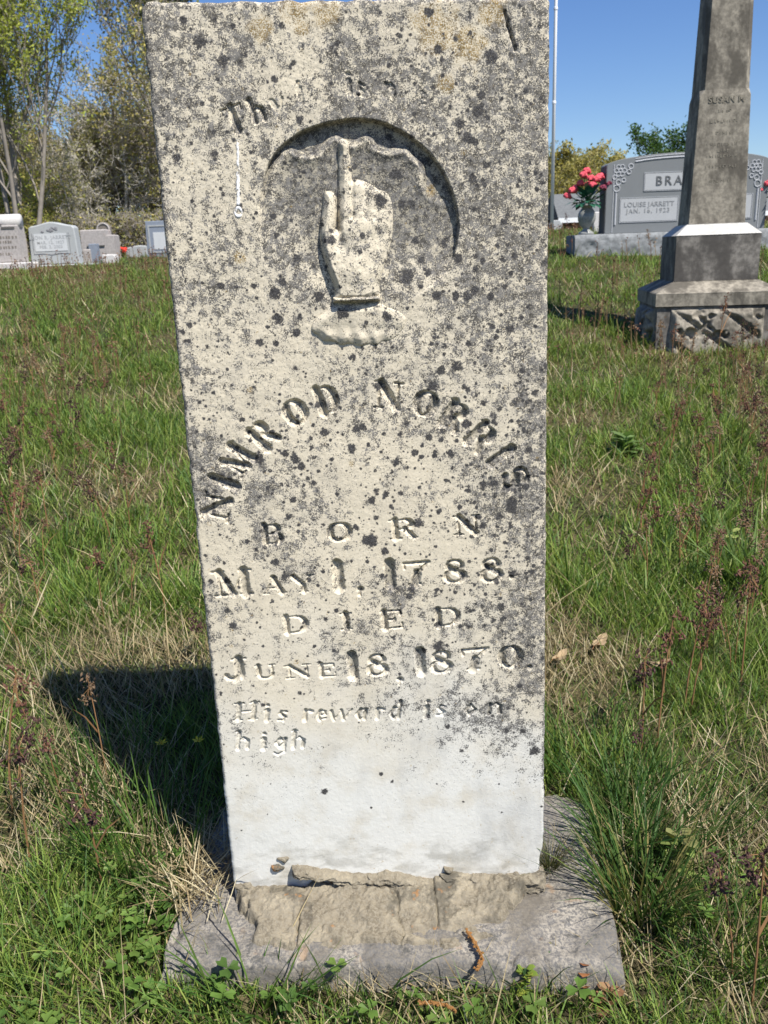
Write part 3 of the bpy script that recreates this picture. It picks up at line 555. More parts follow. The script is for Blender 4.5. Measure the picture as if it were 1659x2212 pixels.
def mortar():
    P = np.array([at_z(x, y, 0.042)[:2] for x, y in z6([(320, 452), (348, 492), (338, 548), (352, 580), (430, 565), (520, 562), (552, 594), (612, 604), (700, 596), (800, 600), (860, 618), (950, 612), (1060, 606), (1120, 575), (1135, 525), (1168, 470), (1200, 425)])])
    P = np.concatenate([P, [(0.235, 1.085), (-0.25, 1.085)]])
    x0, y0 = P.min(0) - 0.01; x1, y1 = P.max(0) + 0.01; n, m = 330, 150
    x, y = np.meshgrid(np.linspace(x0, x1, n), np.linspace(y0, y1, m))
    sd = np.minimum(poly_sdf(x, y, P), poly_sdf(x, y, FQ) - .03 + (fbm(x * 15, y * 15, 3, 126) - .5) * .03) + (fbm(x * 34, y * 34, 5, 121, .65) - 0.5) * 0.034 - 0.003
    rise = sstep(0.965, 1.065, y + (fbm(x * 8, y * 8, 2, 128) - 0.5) * 0.05)
    z = 0.036 + (fbm(x * 9, y * 9, 4, 115) - 0.5) * 0.014 + 0.0065 + 0.0165 * rise + (fbm(x * 26, y * 26, 5, 123, 0.68) - 0.5) * 0.020 + (fbm(x * 130, y * 130, 3, 125, 0.7) - 0.5) * 0.006
    crack = np.abs(fbm(x * 9, y * 5, 4, 127) - 0.5) + np.abs(vnoise(x * 21, y * 3, 129) - 0.5) * 0.25
    z -= 0.008 * sstep(0.03, 0.0, crack)
    blue = np.exp(-(((x - 0.10) / 0.12) ** 2 + ((y - 0.985 - (fbm(x * 20, y * 20, 3, 130) - .5) * .04) / 0.014) ** 2)); z -= 0.011 * sstep(0.35, 0.8, blue)
    bz = 0.036 + (fbm(x * 9, y * 9, 4, 115) - 0.5) * 0.014; z = bz - 0.004 + np.maximum(z - bz + 0.004, 0.003) * np.clip(sd / 0.007, 0, 1) ** 0.55
    fm = sd > -0.003; idx = -np.ones(fm.shape, int); idx[fm] = np.arange(fm.sum())
    q = np.stack([idx[:-1, :-1], idx[:-1, 1:], idx[1:, 1:], idx[1:, :-1]], -1).reshape(-1, 4); q = q[(q >= 0).all(1)]
    np_mesh('mortar_bed', np.stack([x, y, z], -1)[fm] - HL, q, None, M['mortar'], head, True)
    # flaking lips of mortar left on the foot of the slab
    for pts, th in (([(483, 322), (520, 322), (560, 330), (640, 343), (740, 352), (782, 338), (830, 345), (900, 362), (960, 372), (930, 388), (880, 388), (850, 402), (820, 390), (760, 388), (700, 378), (620, 364), (540, 352), (490, 345)], 0.015),
                    ([(958, 350), (1000, 342), (1060, 350), (1135, 353), (1140, 366), (1040, 366), (980, 370)], 0.011), ([(1198, 372), (1230, 352), (1288, 336), (1292, 392), (1206, 402)], 0.014),
                    ([(420, 312), (440, 306), (455, 316), (440, 326), (424, 324)], 0.005), ([(440, 288), (470, 286), (462, 296)], 0.003), ([(972, 316), (1000, 318), (990, 332), (974, 328)], 0.006), ([(300, 372), (350, 366), (362, 384), (310, 392)], 0.005)):
        L = locs(z6([(q[0], q[1] - (13 if th > .007 else 0)) for q in pts])); a0, b0 = L.min(0) - 0.006; a1, b1 = L.max(0) + 0.006; n = int((a1 - a0) / 0.0011) + 4; m = int((b1 - b0) / 0.0008) + 4
        a, bq = np.meshgrid(np.linspace(a0, a1, n), np.linspace(b0, b1, m)); sd = poly_sdf(a, bq, L) + (fbm(a * 120, bq * 160, 4, 131) - 0.5) * 0.006 + 0.001
        h = 0.0015 + th * np.clip(sd / 0.005, 0, 1) ** 0.45 * (0.45 + 1.0 * fbm(a * 60, bq * 130, 4, 133, 0.7)) - 0.004 * sstep(0.55, 0.65, fbm(a * 35, bq * 120, 3, 135)) * (th > .007)
        fm = sd > -0.0015; h = np.where(sd > 0, h, -0.006) ; idx = -np.ones(fm.shape, int); idx[fm] = np.arange(fm.sum())
        q = np.stack([idx[:-1, :-1], idx[:-1, 1:], idx[1:, 1:], idx[1:, :-1]], -1).reshape(-1, 4); q = q[(q >= 0).all(1)]
        if len(q): np_mesh('mortar_flake', (a[..., None] * UU + bq[..., None] * VV + h[..., None] * NN)[fm], q, None, M['mortar'], head, True)
mortar()

# ------------------------------------------------------------------ obelisk
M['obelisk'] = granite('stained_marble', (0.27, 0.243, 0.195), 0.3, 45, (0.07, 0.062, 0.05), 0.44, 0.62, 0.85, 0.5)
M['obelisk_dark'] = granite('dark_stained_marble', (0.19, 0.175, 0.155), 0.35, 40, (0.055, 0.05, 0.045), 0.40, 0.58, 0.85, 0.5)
M['obelisk_sunlit'] = granite('sunlit_marble', (0.50, 0.485, 0.45), 0.15, 60, (0.38, 0.37, 0.35), 0.58, 0.74, 0.85, 0.3)  # paler copy of the marble: sunlight on the slope put into its colour
M['inscribed'] = plain('worn_lettering', (0.22, 0.20, 0.16), 0.9, 0.1, 0.4, 60)
def obelisk():
    yw = math.radians(-8.0); dx, dy = math.cos(yw), math.sin(yw)
    c0 = at_y(1555, 640, 4.40); gx, gy = c0[0] - 0.318 * math.sin(yw), c0[1] + 0.318 * math.cos(yw); gz = float(ground_z(gx, gy))
    t = thing('obelisk_monument', 'tall grey marble obelisk on stepped rough plinth, right of the carved headstone', 'obelisk', (gx, gy, gz), yw)
    def z(y, fy): return at_y(1540, y, fy)[2] - gz
    def sq(h, zz, ch=0.0):
        if ch == 0: return [(-h, -h, zz), (h, -h, zz), (h, h, zz), (-h, h, zz)]
        c = h - ch; return [(-c, -h, zz), (c, -h, zz), (h, -c, zz), (h, c, zz), (c, h, zz), (-c, h, zz), (-h, c, zz), (-h, -c, zz)]
    hb, hd, hs, hs2 = 0.307, 0.205, 0.138, 0.121
    fb, fd, fs = gy - hb, gy - hd, gy - hs
    z_band0, z_band1, z_d0, z_d1, z_s0, z_s1 = z(661, fb), z(633, fb), z(606, fd), z(507, fd), z(483, fs), z(207, gy - hs2)
    # rough plinth: drafted margins and rock-pitched panels
    hp = hb - 0.012
    pl = MB().box((0, 0, (z_band0 - 0.2) / 2), (2 * hp, 2 * hp, z_band0 + 0.2), 0.004)
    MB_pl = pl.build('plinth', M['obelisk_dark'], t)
    for a in range(4):
        n, m = 90, 46; u, v = np.meshgrid(np.linspace(-hp + 0.065, hp - 0.065, n), np.linspace(-0.06, z_band0 - 0.012, m))
        rid = (u * 0.75 + v * 1.0 + a * 0.37) / 0.17; ph = rid - np.floor(rid)
        h = 0.042 * sstep(0.0, 0.28, ph) * (1 - 0.45 * ph) + (fbm(u * 13 + a * 5, v * 13, 4, 201, .5) - 0.5) * 0.028
        h = h - 0.035 * sstep(0.6, 0.72, fbm(u * 22, v * 22 + a, 2, 203)); e = np.minimum(np.minimum(u + hp - .065, hp - .065 - u), z_band0 - 0.012 - v)
        h = np.where(e < 1e-4, -0.004, np.maximum(h * sstep(0, 0.03, e) + 0.004, 0.0015)); ca, sn = math.cos(a * math.pi / 2), math.sin(a * math.pi / 2)
        x, y = u, -(hp + h); V = np.stack([x * ca - y * sn, x * sn + y * ca, v], -1).reshape(-1, 3); idx = np.arange(n * m).reshape(m, n)
        np_mesh('rough_panel', V, np.stack([idx[:-1, :-1], idx[:-1, 1:], idx[1:, 1:], idx[1:, :-1]], -1).reshape(-1, 4), None, M['obelisk'], MB_pl, True)
    MB().loft([sq(hb, z_band0 + 0.002), sq(hb, z_band1)]).build('plinth_band', M['obelisk'], t)
    MB().loft([sq(hb + 0.001, z_band1 + 0.0005), sq(hb - 0.004, z_band1 + 0.006), sq(hd + 0.006, z_d0 - 0.002), sq(hd + 0.006, z_d0)]).build('plinth_slope', M['obelisk'], t)
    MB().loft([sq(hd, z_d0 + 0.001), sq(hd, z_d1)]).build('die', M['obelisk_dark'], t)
    MB().loft([sq(hd + 0.002, z_d1 + 0.0005), sq(hs + 0.01, z_s0 - 0.002), sq(hs + 0.01, z_s0)]).build('die_slope', M['obelisk_sunlit'], t)
    top = 2.05; k = (hs - hs2) / (z_s1 - z_s0)
    def hh(zz): return hs - k * (zz - z_s0)
    sh = MB(); sh.loft([sq(hs, z_s0 + 0.001, 0.002), sq(hh(z_s1), z_s1, 0.002), sq(hh(z_s1 + .02) - 0.004, z_s1 + 0.03, 0.02), sq(hh(top), top, 0.02), sq(0.006, top + 0.16, 0.003)])
    sho = sh.build('shaft', M['obelisk'], t)
    zt = z(216, gy - hs2); ht = hh(zt)
    text_mesh('inscription', 'SUSAN M', 0.040, M['inscribed'], sho, (0.008, -ht - 0.0005, zt), 0.0022, 1.05, 0.0008)
    rnd = random.Random(5); lines = MB()
    for r, (yy, w) in enumerate([(240, .06), (262, .13), (288, .07), (312, .15), (326, .05), (338, .14), (360, .15), (392, .1)]):
        zz = z(yy, gy - hs2); h2 = hh(zz) + 0.0005; x = -w / 2
        while x < w / 2:
            ww = rnd.uniform(.004, .012); lines.box((x + ww / 2, -h2, zz + rnd.uniform(-.002, .002)), (ww * .45, 0.0016, rnd.uniform(.008, .016)))
            if rnd.random() < .5: lines.box((x + ww / 2 + .004, -h2 - .0005, zz + rnd.choice([-.006, .006, 0])), (ww, 0.0016, .003))
            x += ww + rnd.uniform(.003, .012)
    lines.build('worn_inscription', M['inscribed'], sho)
obelisk()

# ------------------------------------------------------------------ wide grey family monument with vases
M['grey'] = granite('grey_granite', (0.185, 0.195, 0.20), 0.12, 160, None, rough=0.45, bump=0.05)
M['greyside'] = granite('grey_granite_side', (0.12, 0.12, 0.125), 0.3, 90, None, rough=0.8, bump=0.4)
M['rock'] = granite('rock_pitched_granite', (0.215, 0.225, 0.23), 0.25, 30, None, rough=0.85, bump=0.8)
M['frost'] = granite('frosted_granite', (0.40, 0.41, 0.42), 0.06, 200, None, rough=0.8, bump=0.05)
M['carve'] = plain('carved_line', (0.40, 0.41, 0.43), 0.8, 0.1, 0.1)
M['letter'] = plain('cut_lettering', (0.115, 0.12, 0.125), 0.8, 0.1, 0.1)
M['letter2'] = plain('fine_lettering', (0.27, 0.275, 0.28), 0.8, 0.1, 0.1)
M['letter3'] = plain('faint_lettering', (0.36, 0.37, 0.375), 0.8, 0.1, 0.1)
M['seam'] = plain('dark_edge', (0.22, 0.22, 0.23), 0.8, 0.1, 0.1)
def frame_bars(mb, x0, x1, z0, z1, w, y, d):
    mb.box(((x0 + x1) / 2, y, z0 + w / 2), (x1 - x0, d, w)); mb.box(((x0 + x1) / 2, y, z1 - w / 2), (x1 - x0, d, w))
    mb.box((x0 + w / 2, y, (z0 + z1) / 2), (w, d, z1 - z0 - 2 * w)); mb.box((x1 - w / 2, y, (z0 + z1) / 2), (w, d, z1 - z0 - 2 * w))
BY = 7.5
def family_monument():
    tl, bl, br = at_y(1313, 347, BY), at_y(1306, 505, BY), at_y(1650, 494, BY); pk = at_y(1484, 328, BY)
    c = (bl + br) / 2; wd = br[0] - bl[0]; zb = c[2]; zs = tl[2] - 0.035 - zb; zp = pk[2] - zb; gz = float(ground_z(c[0], BY + .1)); z0 = zb - gz
    t = thing('family_monument', 'wide polished grey granite monument with arched top, partly hidden by the obelisk', 'gravestone', (c[0], BY, gz), 0.0)
    n, m = 60, 14
    L, Rr = at_y(1239, 520, BY - .06)[0] - c[0], -(at_y(1239, 520, BY - .06)[0] - c[0]); q = MB()
    q.box((0, 0.10, (z0 - 0.2) / 2), (2 * Rr - .03, 0.40, z0 + 0.2), 0.006); bo = q.build('base', M['rock'], t)
    u, v = np.meshgrid(np.linspace(L, Rr, 120), np.linspace(-0.12, z0 - 0.004, 16)); h = (fbm(u * 14, v * 18, 4, 301, .6)) * 0.04
    h = h * sstep(0, .03, z0 - .004 - v) + 0.001; idx = np.arange(u.size).reshape(u.shape)
    np_mesh('rock_face', np.stack([u, -0.10 - h, v], -1).reshape(-1, 3), np.stack([idx[:-1, :-1], idx[:-1, 1:], idx[1:, 1:], idx[1:, :-1]], -1).reshape(-1, 4), None, M['rock'], bo, True)
    hw = wd / 2; pts = [(-hw, z0 + .002), (hw, z0 + .002), (hw * 1.0, z0 + zs)] + [(hw * math.cos(math.pi * k / 24), z0 + zs + (zp - zs) * math.sin(math.pi * k / 24) ** 1.15) for k in range(1, 24)] + [(-hw, z0 + zs)]
    d = MB().outline(pts, 0.0, 0.20, 0.003).build('die', M['grey'], t)
    for s in (-1, 1): MB().box((s * (hw + 0.0015), 0.1, z0 + zs / 2), (0.003, 0.194, zs - 0.01)).build('rough_side', M['greyside'], d)
    orn = MB()
    arcp = [(-(hw - 0.05) * math.cos(math.pi * k / 20), -0.001, z0 + zs - .035 + (zp - zs) * math.sin(math.pi * k / 20) ** 1.15) for k in range(21)]
    orn.tube([p for p in arcp if abs(p[0]) < hw - 0.17], 0.0065, 5); orn.tube([(p[0], p[1], p[2] + .022) for p in arcp if abs(p[0]) < hw - 0.17], 0.003, 4)
    for s in (-1, 1):
        def ring(x, z, r, rr=.005): orn.tube([(x + r * math.cos(a * .524), -0.001, z + r * math.sin(a * .524)) for a in range(13)], rr, 5, False)
        X = s * (hw - 0.11); Z = z0 + zs - 0.045
        for k in range(6): ring(X + .032 * math.cos(k * 1.047), Z + .032 * math.sin(k * 1.047), .017, .0045)
        ring(X, Z, .014); ring(X - s * .085, Z + .03, .02); ring(X - s * .07, Z - .012, .018); ring(X + s * .012, Z - .09, .02); ring(X + s * .025, Z - .135, .026); ring(X - s * .03, Z - .075, .016); ring(X + s * .045, Z - .05, .017)
        orn.tube([(X + s * .03, -.001, Z - .17), (X + s * .03, -.001, Z - .42)], .009, 5); orn.tube([(X + s * .052, -.001, Z + .05), (X + s * .052, -.001, Z - .48)], .0035, 4)
    orn.build('carved_ornament', M['carve'], d)
    def pan(x0, y0, x1, y1):
        a, e = at_y(x0, y0, BY), at_y(x1, y1, BY); return a[0] - c[0], e[0] - c[0], e[2] - gz, a[2] - gz
    x0, _, za, zc = pan(1394, 375, 1480, 408); pn = MB(); pn.box((0, -0.0015, (za + zc) / 2), (-2 * x0, 0.003, zc - za)); fr = MB(); frame_bars(fr, x0 - .008, -x0 + .008, za - .008, zc + .008, .004, -.0025, .005)
    p = pn.build('name_panel', M['frost'], d); fr.build('panel_frame', M['carve'], p)
    o = text_mesh('lettering', 'BRADLEY', 0.100, M['letter'], p, (0.0, -0.005, (za + zc) / 2 + .002), 0.002, 1.36, 0.001)
    x0, x1, za, zc = pan(1341, 430, 1461, 475)
    for s in (1, -1):
        pn = MB(); a, e = (x0, x1) if s == 1 else (-x1, -x0); pn.box(((a + e) / 2, -0.0015, (za + zc) / 2), (e - a, 0.003, zc - za)); fr = MB(); frame_bars(fr, a - .008, e + .008, za - .008, zc + .008, .004, -.0025, .005)
        p = pn.build('dates_panel', M['frost'], d); fr.build('panel_frame', M['carve'], p)
        if s == 1:
            text_mesh('lettering', 'LOUISE JARRETT', 0.053, M['letter2'], p, ((a + e) / 2, -.0045, zc - .048), .0012, 1.08, .0004)
            text_mesh('lettering', 'JAN. 16, 1923', 0.050, M['letter2'], p, ((a + e) / 2 - .005, -.0045, zc - .098), .0012, 1.25, .0004)
    return c, z0 + gz, hw
mc, mz, mhw = family_monument()

M['glaze'] = granite('polished_grey_vase', (0.27, 0.275, 0.26), 0.2, 70, None, rough=0.12, bump=0.0)
M['petal'] = plain('rose_petals', (0.62, 0.09, 0.115), 0.6, 0.2, 0.35, 60); M['petal_dark'] = plain('dark_rose_petals', (0.17, 0.03, 0.055), 0.6, 0.2, 0.3, 60)
M['artleaf'] = plain('artificial_leaves', (0.02, 0.085, 0.05), 0.35, 0.4, 0.6, 30); M['stem'] = plain('green_stem', (0.05, 0.10, 0.035), 0.6, 0.2)
def vase(x, label, seed, blab):
    s = 1.0; y = BY + 0.03; vt = thing('flower_vase', label, 'vase', (x, y, mz), 0, 'granite vases on the wide grey monument')
    MB().lathe([(0.062, 0), (0.066, 0.008), (0.060, 0.02), (0.036, 0.034), (0.027, 0.048), (0.030, 0.056), (0.055, 0.078), (0.071, 0.115), (0.074, 0.145), (0.068, 0.175), (0.052, 0.20), (0.043, 0.212), (0.046, 0.22), (0.064, 0.224), (0.066, 0.238), (0.06, 0.243), (0.045, 0.236), (0.04, 0.19)], 32).build('vase_body', M['glaze'], vt, True)
    bq = thing('rose_bouquet', blab, 'bouquet', (x, y, mz + 0.20), 0, 'artificial roses in the granite vases'); rnd = random.Random(seed)
    lf = MB(); st = MB()
    heads = [(-.05, -.05, .27, 0), (.03, -.05, .19, 0), (-.06, .0, .21, 0), (-.02, -.03, .30, 0), (-.13, -.02, .155, 0), (-.165, 0, .115, 0), (-.09, .02, .175, 0), (.06, -.04, .235, 0), (.095, -.02, .255, 0), (.03, .02, .245, 0), (.14, .02, .26, 1), (.17, -.01, .20, 1), (.12, -.03, .165, 1), (-.02, .06, .27, 0), (.19, .04, .14, 1), (0.02, .08, .2, 0)]
    for k, (a, e, h, dk) in enumerate(heads):
        st.tube([(0, 0, 0), (a * .4, e * .4, h * .6), (a, e, h)], 0.0035, 5); f = MB(); r = 0.042 if dk == 0 else .038
        for j in range(9):
            an = j * 2.4; q = .35 + .65 * (j / 9); f.blob((a + r * .55 * q * math.cos(an), e + r * .55 * q * math.sin(an), h + r * (.5 - .8 * q)), (r * .5, r * .5, r * .42), seed * 50 + k * 9 + j, 6, 4, .25)
        f.build('rose', M['petal_dark' if dk else 'petal'], bq)
    for k in range(60):
        an = rnd.uniform(0, 6.28); el = rnd.uniform(-.25, 1.0); d = np.array([math.cos(an) * math.cos(el), math.sin(an) * math.cos(el), math.sin(el)]); p0 = d * rnd.uniform(.02, .10) + [0, 0, .06]; L = rnd.uniform(.07, .12); p1 = p0 + d * L + [0, 0, -.02]
        sd = np.cross(d, [0, 0, 1]); sd = sd / np.linalg.norm(sd) * L * .27; mid = (p0 + p1) / 2 + [0, 0, .012]
        lf.add([p0, mid + sd, p1, mid - sd, mid - [0, 0, .004]], [(0, 1, 4), (1, 2, 4), (2, 3, 4), (3, 0, 4)])
    lf.build('foliage', M['artleaf'], bq); st.build('stems', M['stem'], bq)
vx = at_y(1268, 505, BY)[0]
vase(vx, 'glossy grey stone vase left of the wide grey monument, under pink roses', 3, 'pink and dark red roses in the vase left of the wide monument')
vase(2 * mc[0] - vx - 0.02, 'glossy grey stone vase right of the wide grey monument, cut by the picture edge', 8, 'pink roses right of the wide monument, only just in the picture')

# ------------------------------------------------------------------ gravestones on the left and far ones
M['pale'] = granite('pale_grey_granite', (0.37, 0.385, 0.385), 0.12, 120, (0.31, 0.32, 0.32), 0.5, 0.7, rough=0.75, bump=0.1)
M['white'] = granite('frosted_white_granite', (0.52, 0.535, 0.54), 0.06, 150, None, rough=0.8, bump=0.05)
M['pink'] = granite('stained_pink_marble', (0.38, 0.35, 0.33), 0.18, 40, (0.30, 0.20, 0.15), 0.55, 0.75, rough=0.85, bump=0.3)
M['whitestone'] = granite('white_marble', (0.55, 0.53, 0.51), 0.1, 50, (0.50, 0.44, 0.42), 0.55, 0.72, rough=0.85, bump=0.3)
M['bluegrey'] = granite('blue_grey_granite', (0.22, 0.25, 0.30), 0.12, 120, None, rough=0.5, bump=0.1)
M['brownstone'] = granite('brown_stone', (0.19, 0.165, 0.14), 0.2, 40, None, rough=0.9, bump=0.3)
M['dark'] = plain('shadow_groove', (0.10, 0.095, 0.09), 0.9, 0.1)  # for raised dark strips whose colour paints the shade of grooves
def px_box(x0, y0, x1, y1, Y): a, e = at_y(x0, y0, Y), at_y(x1, y1, Y); return a[0], e[0], e[2], a[2]
def stone_thing(name, label, x0, y0, x1, y1, Y, group=None, rz=0.0, cat='gravestone'):
    ax, ex, zb, zt = px_box(x0, y0, x1, y1, Y); cx = (ax + ex) / 2; gz = float(ground_z(cx, Y))
    return thing(name, label, cat, (cx, Y, gz), rz, group), (ex - ax) / 2, zb - gz, zt - gz
LG = 'gravestones along the crest at left'
def left_stones():
    Y = 10.5
    t, hw, z0, z1 = stone_thing('gravestone', 'pale grey arched headstone with white name panel, among the left stones', 57, 487, 171, 569, Y, LG)
    pts = [(-hw * 1.03, z0), (hw * 1.03, z0), (hw * .97, z1 - .045)] + [(hw * .95 * math.cos(math.pi * k / 20), z1 - .045 + (.03 + .045 * math.exp(-(math.cos(math.pi * k / 20) / .55) ** 2)) * min(1, 2.2 * math.sin(math.pi * k / 20))) for k in range(1, 20)] + [(-hw * .97, z1 - .045)]
    d = MB().outline(pts, 0, .17, .012).build('die', M['pale'], t)
    MB().box((0.02, .08, z0 / 2 - .1), (2 * hw + .26, .34, z0 + .196), .012).build('base', M['pale'], t)
    ax, ex, za, zc = px_box(72, 506, 147, 541, Y); g = t.location
    pn = MB(); pn.box(((ax + ex) / 2 - g.x, -.002, (za + zc) / 2 - g.z), (ex - ax, .004, zc - za)); p = pn.build('name_panel', M['white'], d)
    fr = MB(); x0, x1, w0, w1 = ax - g.x, ex - g.x, za - g.z, zc - g.z
    fr.tube([(x0 - .02, -.002, w1 + .01), (x0 - .02, -.002, w0 - .03), (x0 + .08, -.002, w0 - .025), ((x0 + x1) / 2, -.002, w0 - .04), (x1 - .08, -.002, w0 - .025), (x1 + .03, -.002, w0 - .035), (x1 + .03, -.002, w1 + .01)], .004, 4)
    rnd = random.Random(2)
    for k in range(9): fr.blob(((x0 + x1) / 2 + rnd.uniform(-.09, .09), -.002, w1 + .035 + rnd.uniform(-.015, .03)), (.02, .005, .014), k, 6, 4)
    fr.build('carved_ornament', M['seam'], d)
    cxm = (x0 + x1) / 2
    for tx, dz, sz, sp in (('LEON R. JARRETT', .042, .056, 1.12), ('MAR. 12, 1927', .098, .048, 1.1), ('FEB. 2, 2003', .146, .048, 1.1)): text_mesh('lettering', tx, sz, M['letter3'], p, (cxm, -.005, w1 - dz), .001, sp, .0006)
    # leftmost stone, cut by the frame
    t, hw, z0, z1 = stone_thing('gravestone', 'stained headstone with white roll top, leftmost and cut by the picture edge', -48, 470, 48, 566, 10.2, LG)
    d = MB().box((0, .1, (z0 + z1 - .09) / 2), (2 * hw, .2, z1 - z0 - .09), .01).build('die', M['pink'], t)
    MB().tube([(-hw - .01, .1, z1 - .045), (hw + .01, .1, z1 - .045)], .075, 14).build('roll_top', M['whitestone'], t, True)
    MB().box((0, .1, z0 / 2 - .1), (2 * hw + .16, .36, z0 + .196), .012).build('base', M['whitestone'], t)
    g = MB(); g.box((hw * .5, -.003, z1 - .12), (hw * .7, .008, .022)); g.box((hw * .0, -.003, z1 - .085), (hw * .4, .006, .012)); g.build('groove_shade', M['dark'], d)
    for k, (w, dz) in enumerate(((.9, .22), (.6, .27), (.8, .33), (.5, .40))):
        m = MB(); r2 = random.Random(k); x = -hw * w * .8
        while x < hw * w: m.box((x, -.001, z1 - dz), (r2.uniform(.008, .02), .004, .026)); x += r2.uniform(.025, .04)
        m.build('worn_inscription', M['brownstone'], d)
    # stepped pinkish stone and its neighbours
    t, hw, z0, z1 = stone_thing('gravestone', 'low pinkish stepped monument right of the pale arched headstone', 172, 497, 252, 563, 11.6, LG)
    d = MB().box((-.05, .12, (z0 + z1) / 2), (2 * hw - .1, .24, z1 - z0), .012).build('die', M['pink'], t)
    MB().box((hw - .0495, .12, (z0 + z1 - .07) / 2), (.10, .235, z1 - z0 - .07), .01).build('side_wing', M['pink'], t); MB().box((-.03, -.004, z1 - .2), (2 * hw - .2, .02, .014)).build('groove_shade', M['dark'], d)
    MB().box((0, .12, z0 / 2 - .1), (2 * hw + .1, .36, z0 + .19), .01).build('base', M['whitestone'], t)
    t, hw, z0, z1 = stone_thing('gravestone', 'small plain grey slab standing before the pinkish stepped monument', 184, 527, 217, 575, 10.9, LG)
    MB().box((.01, .05, (z0 + z1) / 2 - .05), (2 * hw - .05, .09, z1 - z0 + .1), .006).build('slab', M['bluegrey'], t); MB().box((-hw + .01, .05, z0 + .07), (.09, .12, .26), .008).build('side_block', M['pink'], t)
    t, hw, z0, z1 = stone_thing('grave_marker', 'low rounded white marker before the pinkish stepped monument', 218, 550, 251, 570, 10.8, LG, cat='grave marker')
    m = MB(); m.outline([(-hw, -.1), (hw, -.1), (hw, z1 - .03), (hw * .8, z1), (-hw * .8, z1), (-hw, z1 - .03)], 0, .14, .012); m.build('marker', M['whitestone'], t)
    t, hw, z0, z1 = stone_thing('gravestone', 'round topped brown stone peeking over the pinkish stepped monument', 206, 481, 240, 515, 13.5, LG)
    pts = [(-hw, -.1), (hw, -.1)] + [(hw * math.cos(math.pi * k / 16), z1 - hw + hw * math.sin(math.pi * k / 16)) for k in range(17)]; d = MB().outline(pts, 0, .09, .008).build('slab', M['brownstone'], t)
    rim = MB(); rim.tube([((hw - .015) * math.cos(math.pi * k / 16), .0, z1 - hw + (hw - .015) * math.sin(math.pi * k / 16)) for k in range(17)], .014, 6); rim.build('rim', M['pink'], d)
    t, hw, z0, z1 = stone_thing('gravestone', 'blue grey headstone with a white panel, half hidden behind the carved headstone', 311, 478, 405, 549, 11.5, LG)
    d = MB().outline([(-hw, -.1), (hw, -.1), (hw * .97, z1), (-hw * .97, z1)], 0, .16, .008).build('die', M['bluegrey'], t)
    w2 = hw * .62; p = MB().box((0, -.002, z0 + (z1 - z0) * .42), (2 * w2, .004, (z1 - z0) * .5)).build('name_panel', M['white'], d)
    fr = MB(); frame_bars(fr, -hw * .86, hw * .86, z0 + .03, z1 - .05, .018, -.003, .007); fr.build('panel_frame', M['pale'], d)
    t, hw, z0, z1 = stone_thing('grave_marker', 'low flat pale marker beside the red flowers at left', 270, 531, 318, 548, 12.2, LG, cat='grave marker')
    MB().outline([(-hw, -.1), (hw, -.1), (hw, z1 - .01), (hw * .2, z1), (-hw, z1 - .03)], 0, .3, .012).build('marker', M['pale'], t)
    p = at_y(264, 541, 12.0); f = thing('flower_bunch', 'small bunch of bright red flowers among the left gravestones', 'flowers', (p[0], p[1], float(ground_z(p[0], p[1]))))
    m = MB(); rnd = random.Random(4); h = p[2] - f.location.z
    for k in range(14): m.blob((rnd.uniform(-.05, .05), rnd.uniform(-.04, .04), h + rnd.uniform(-.03, .03)), (.025, .025, .02), k, 6, 4, .3)
    m.build('blossoms', plain('red_blossom', (0.62, 0.05, 0.03), 0.6), f); s = MB()
    for k in range(8): s.tube([(rnd.uniform(-.02, .02), rnd.uniform(-.02, .02), 0), (rnd.uniform(-.05, .05), rnd.uniform(-.04, .04), h)], .005, 4)
    s.build('stems', M['stem'], f)
left_stones()
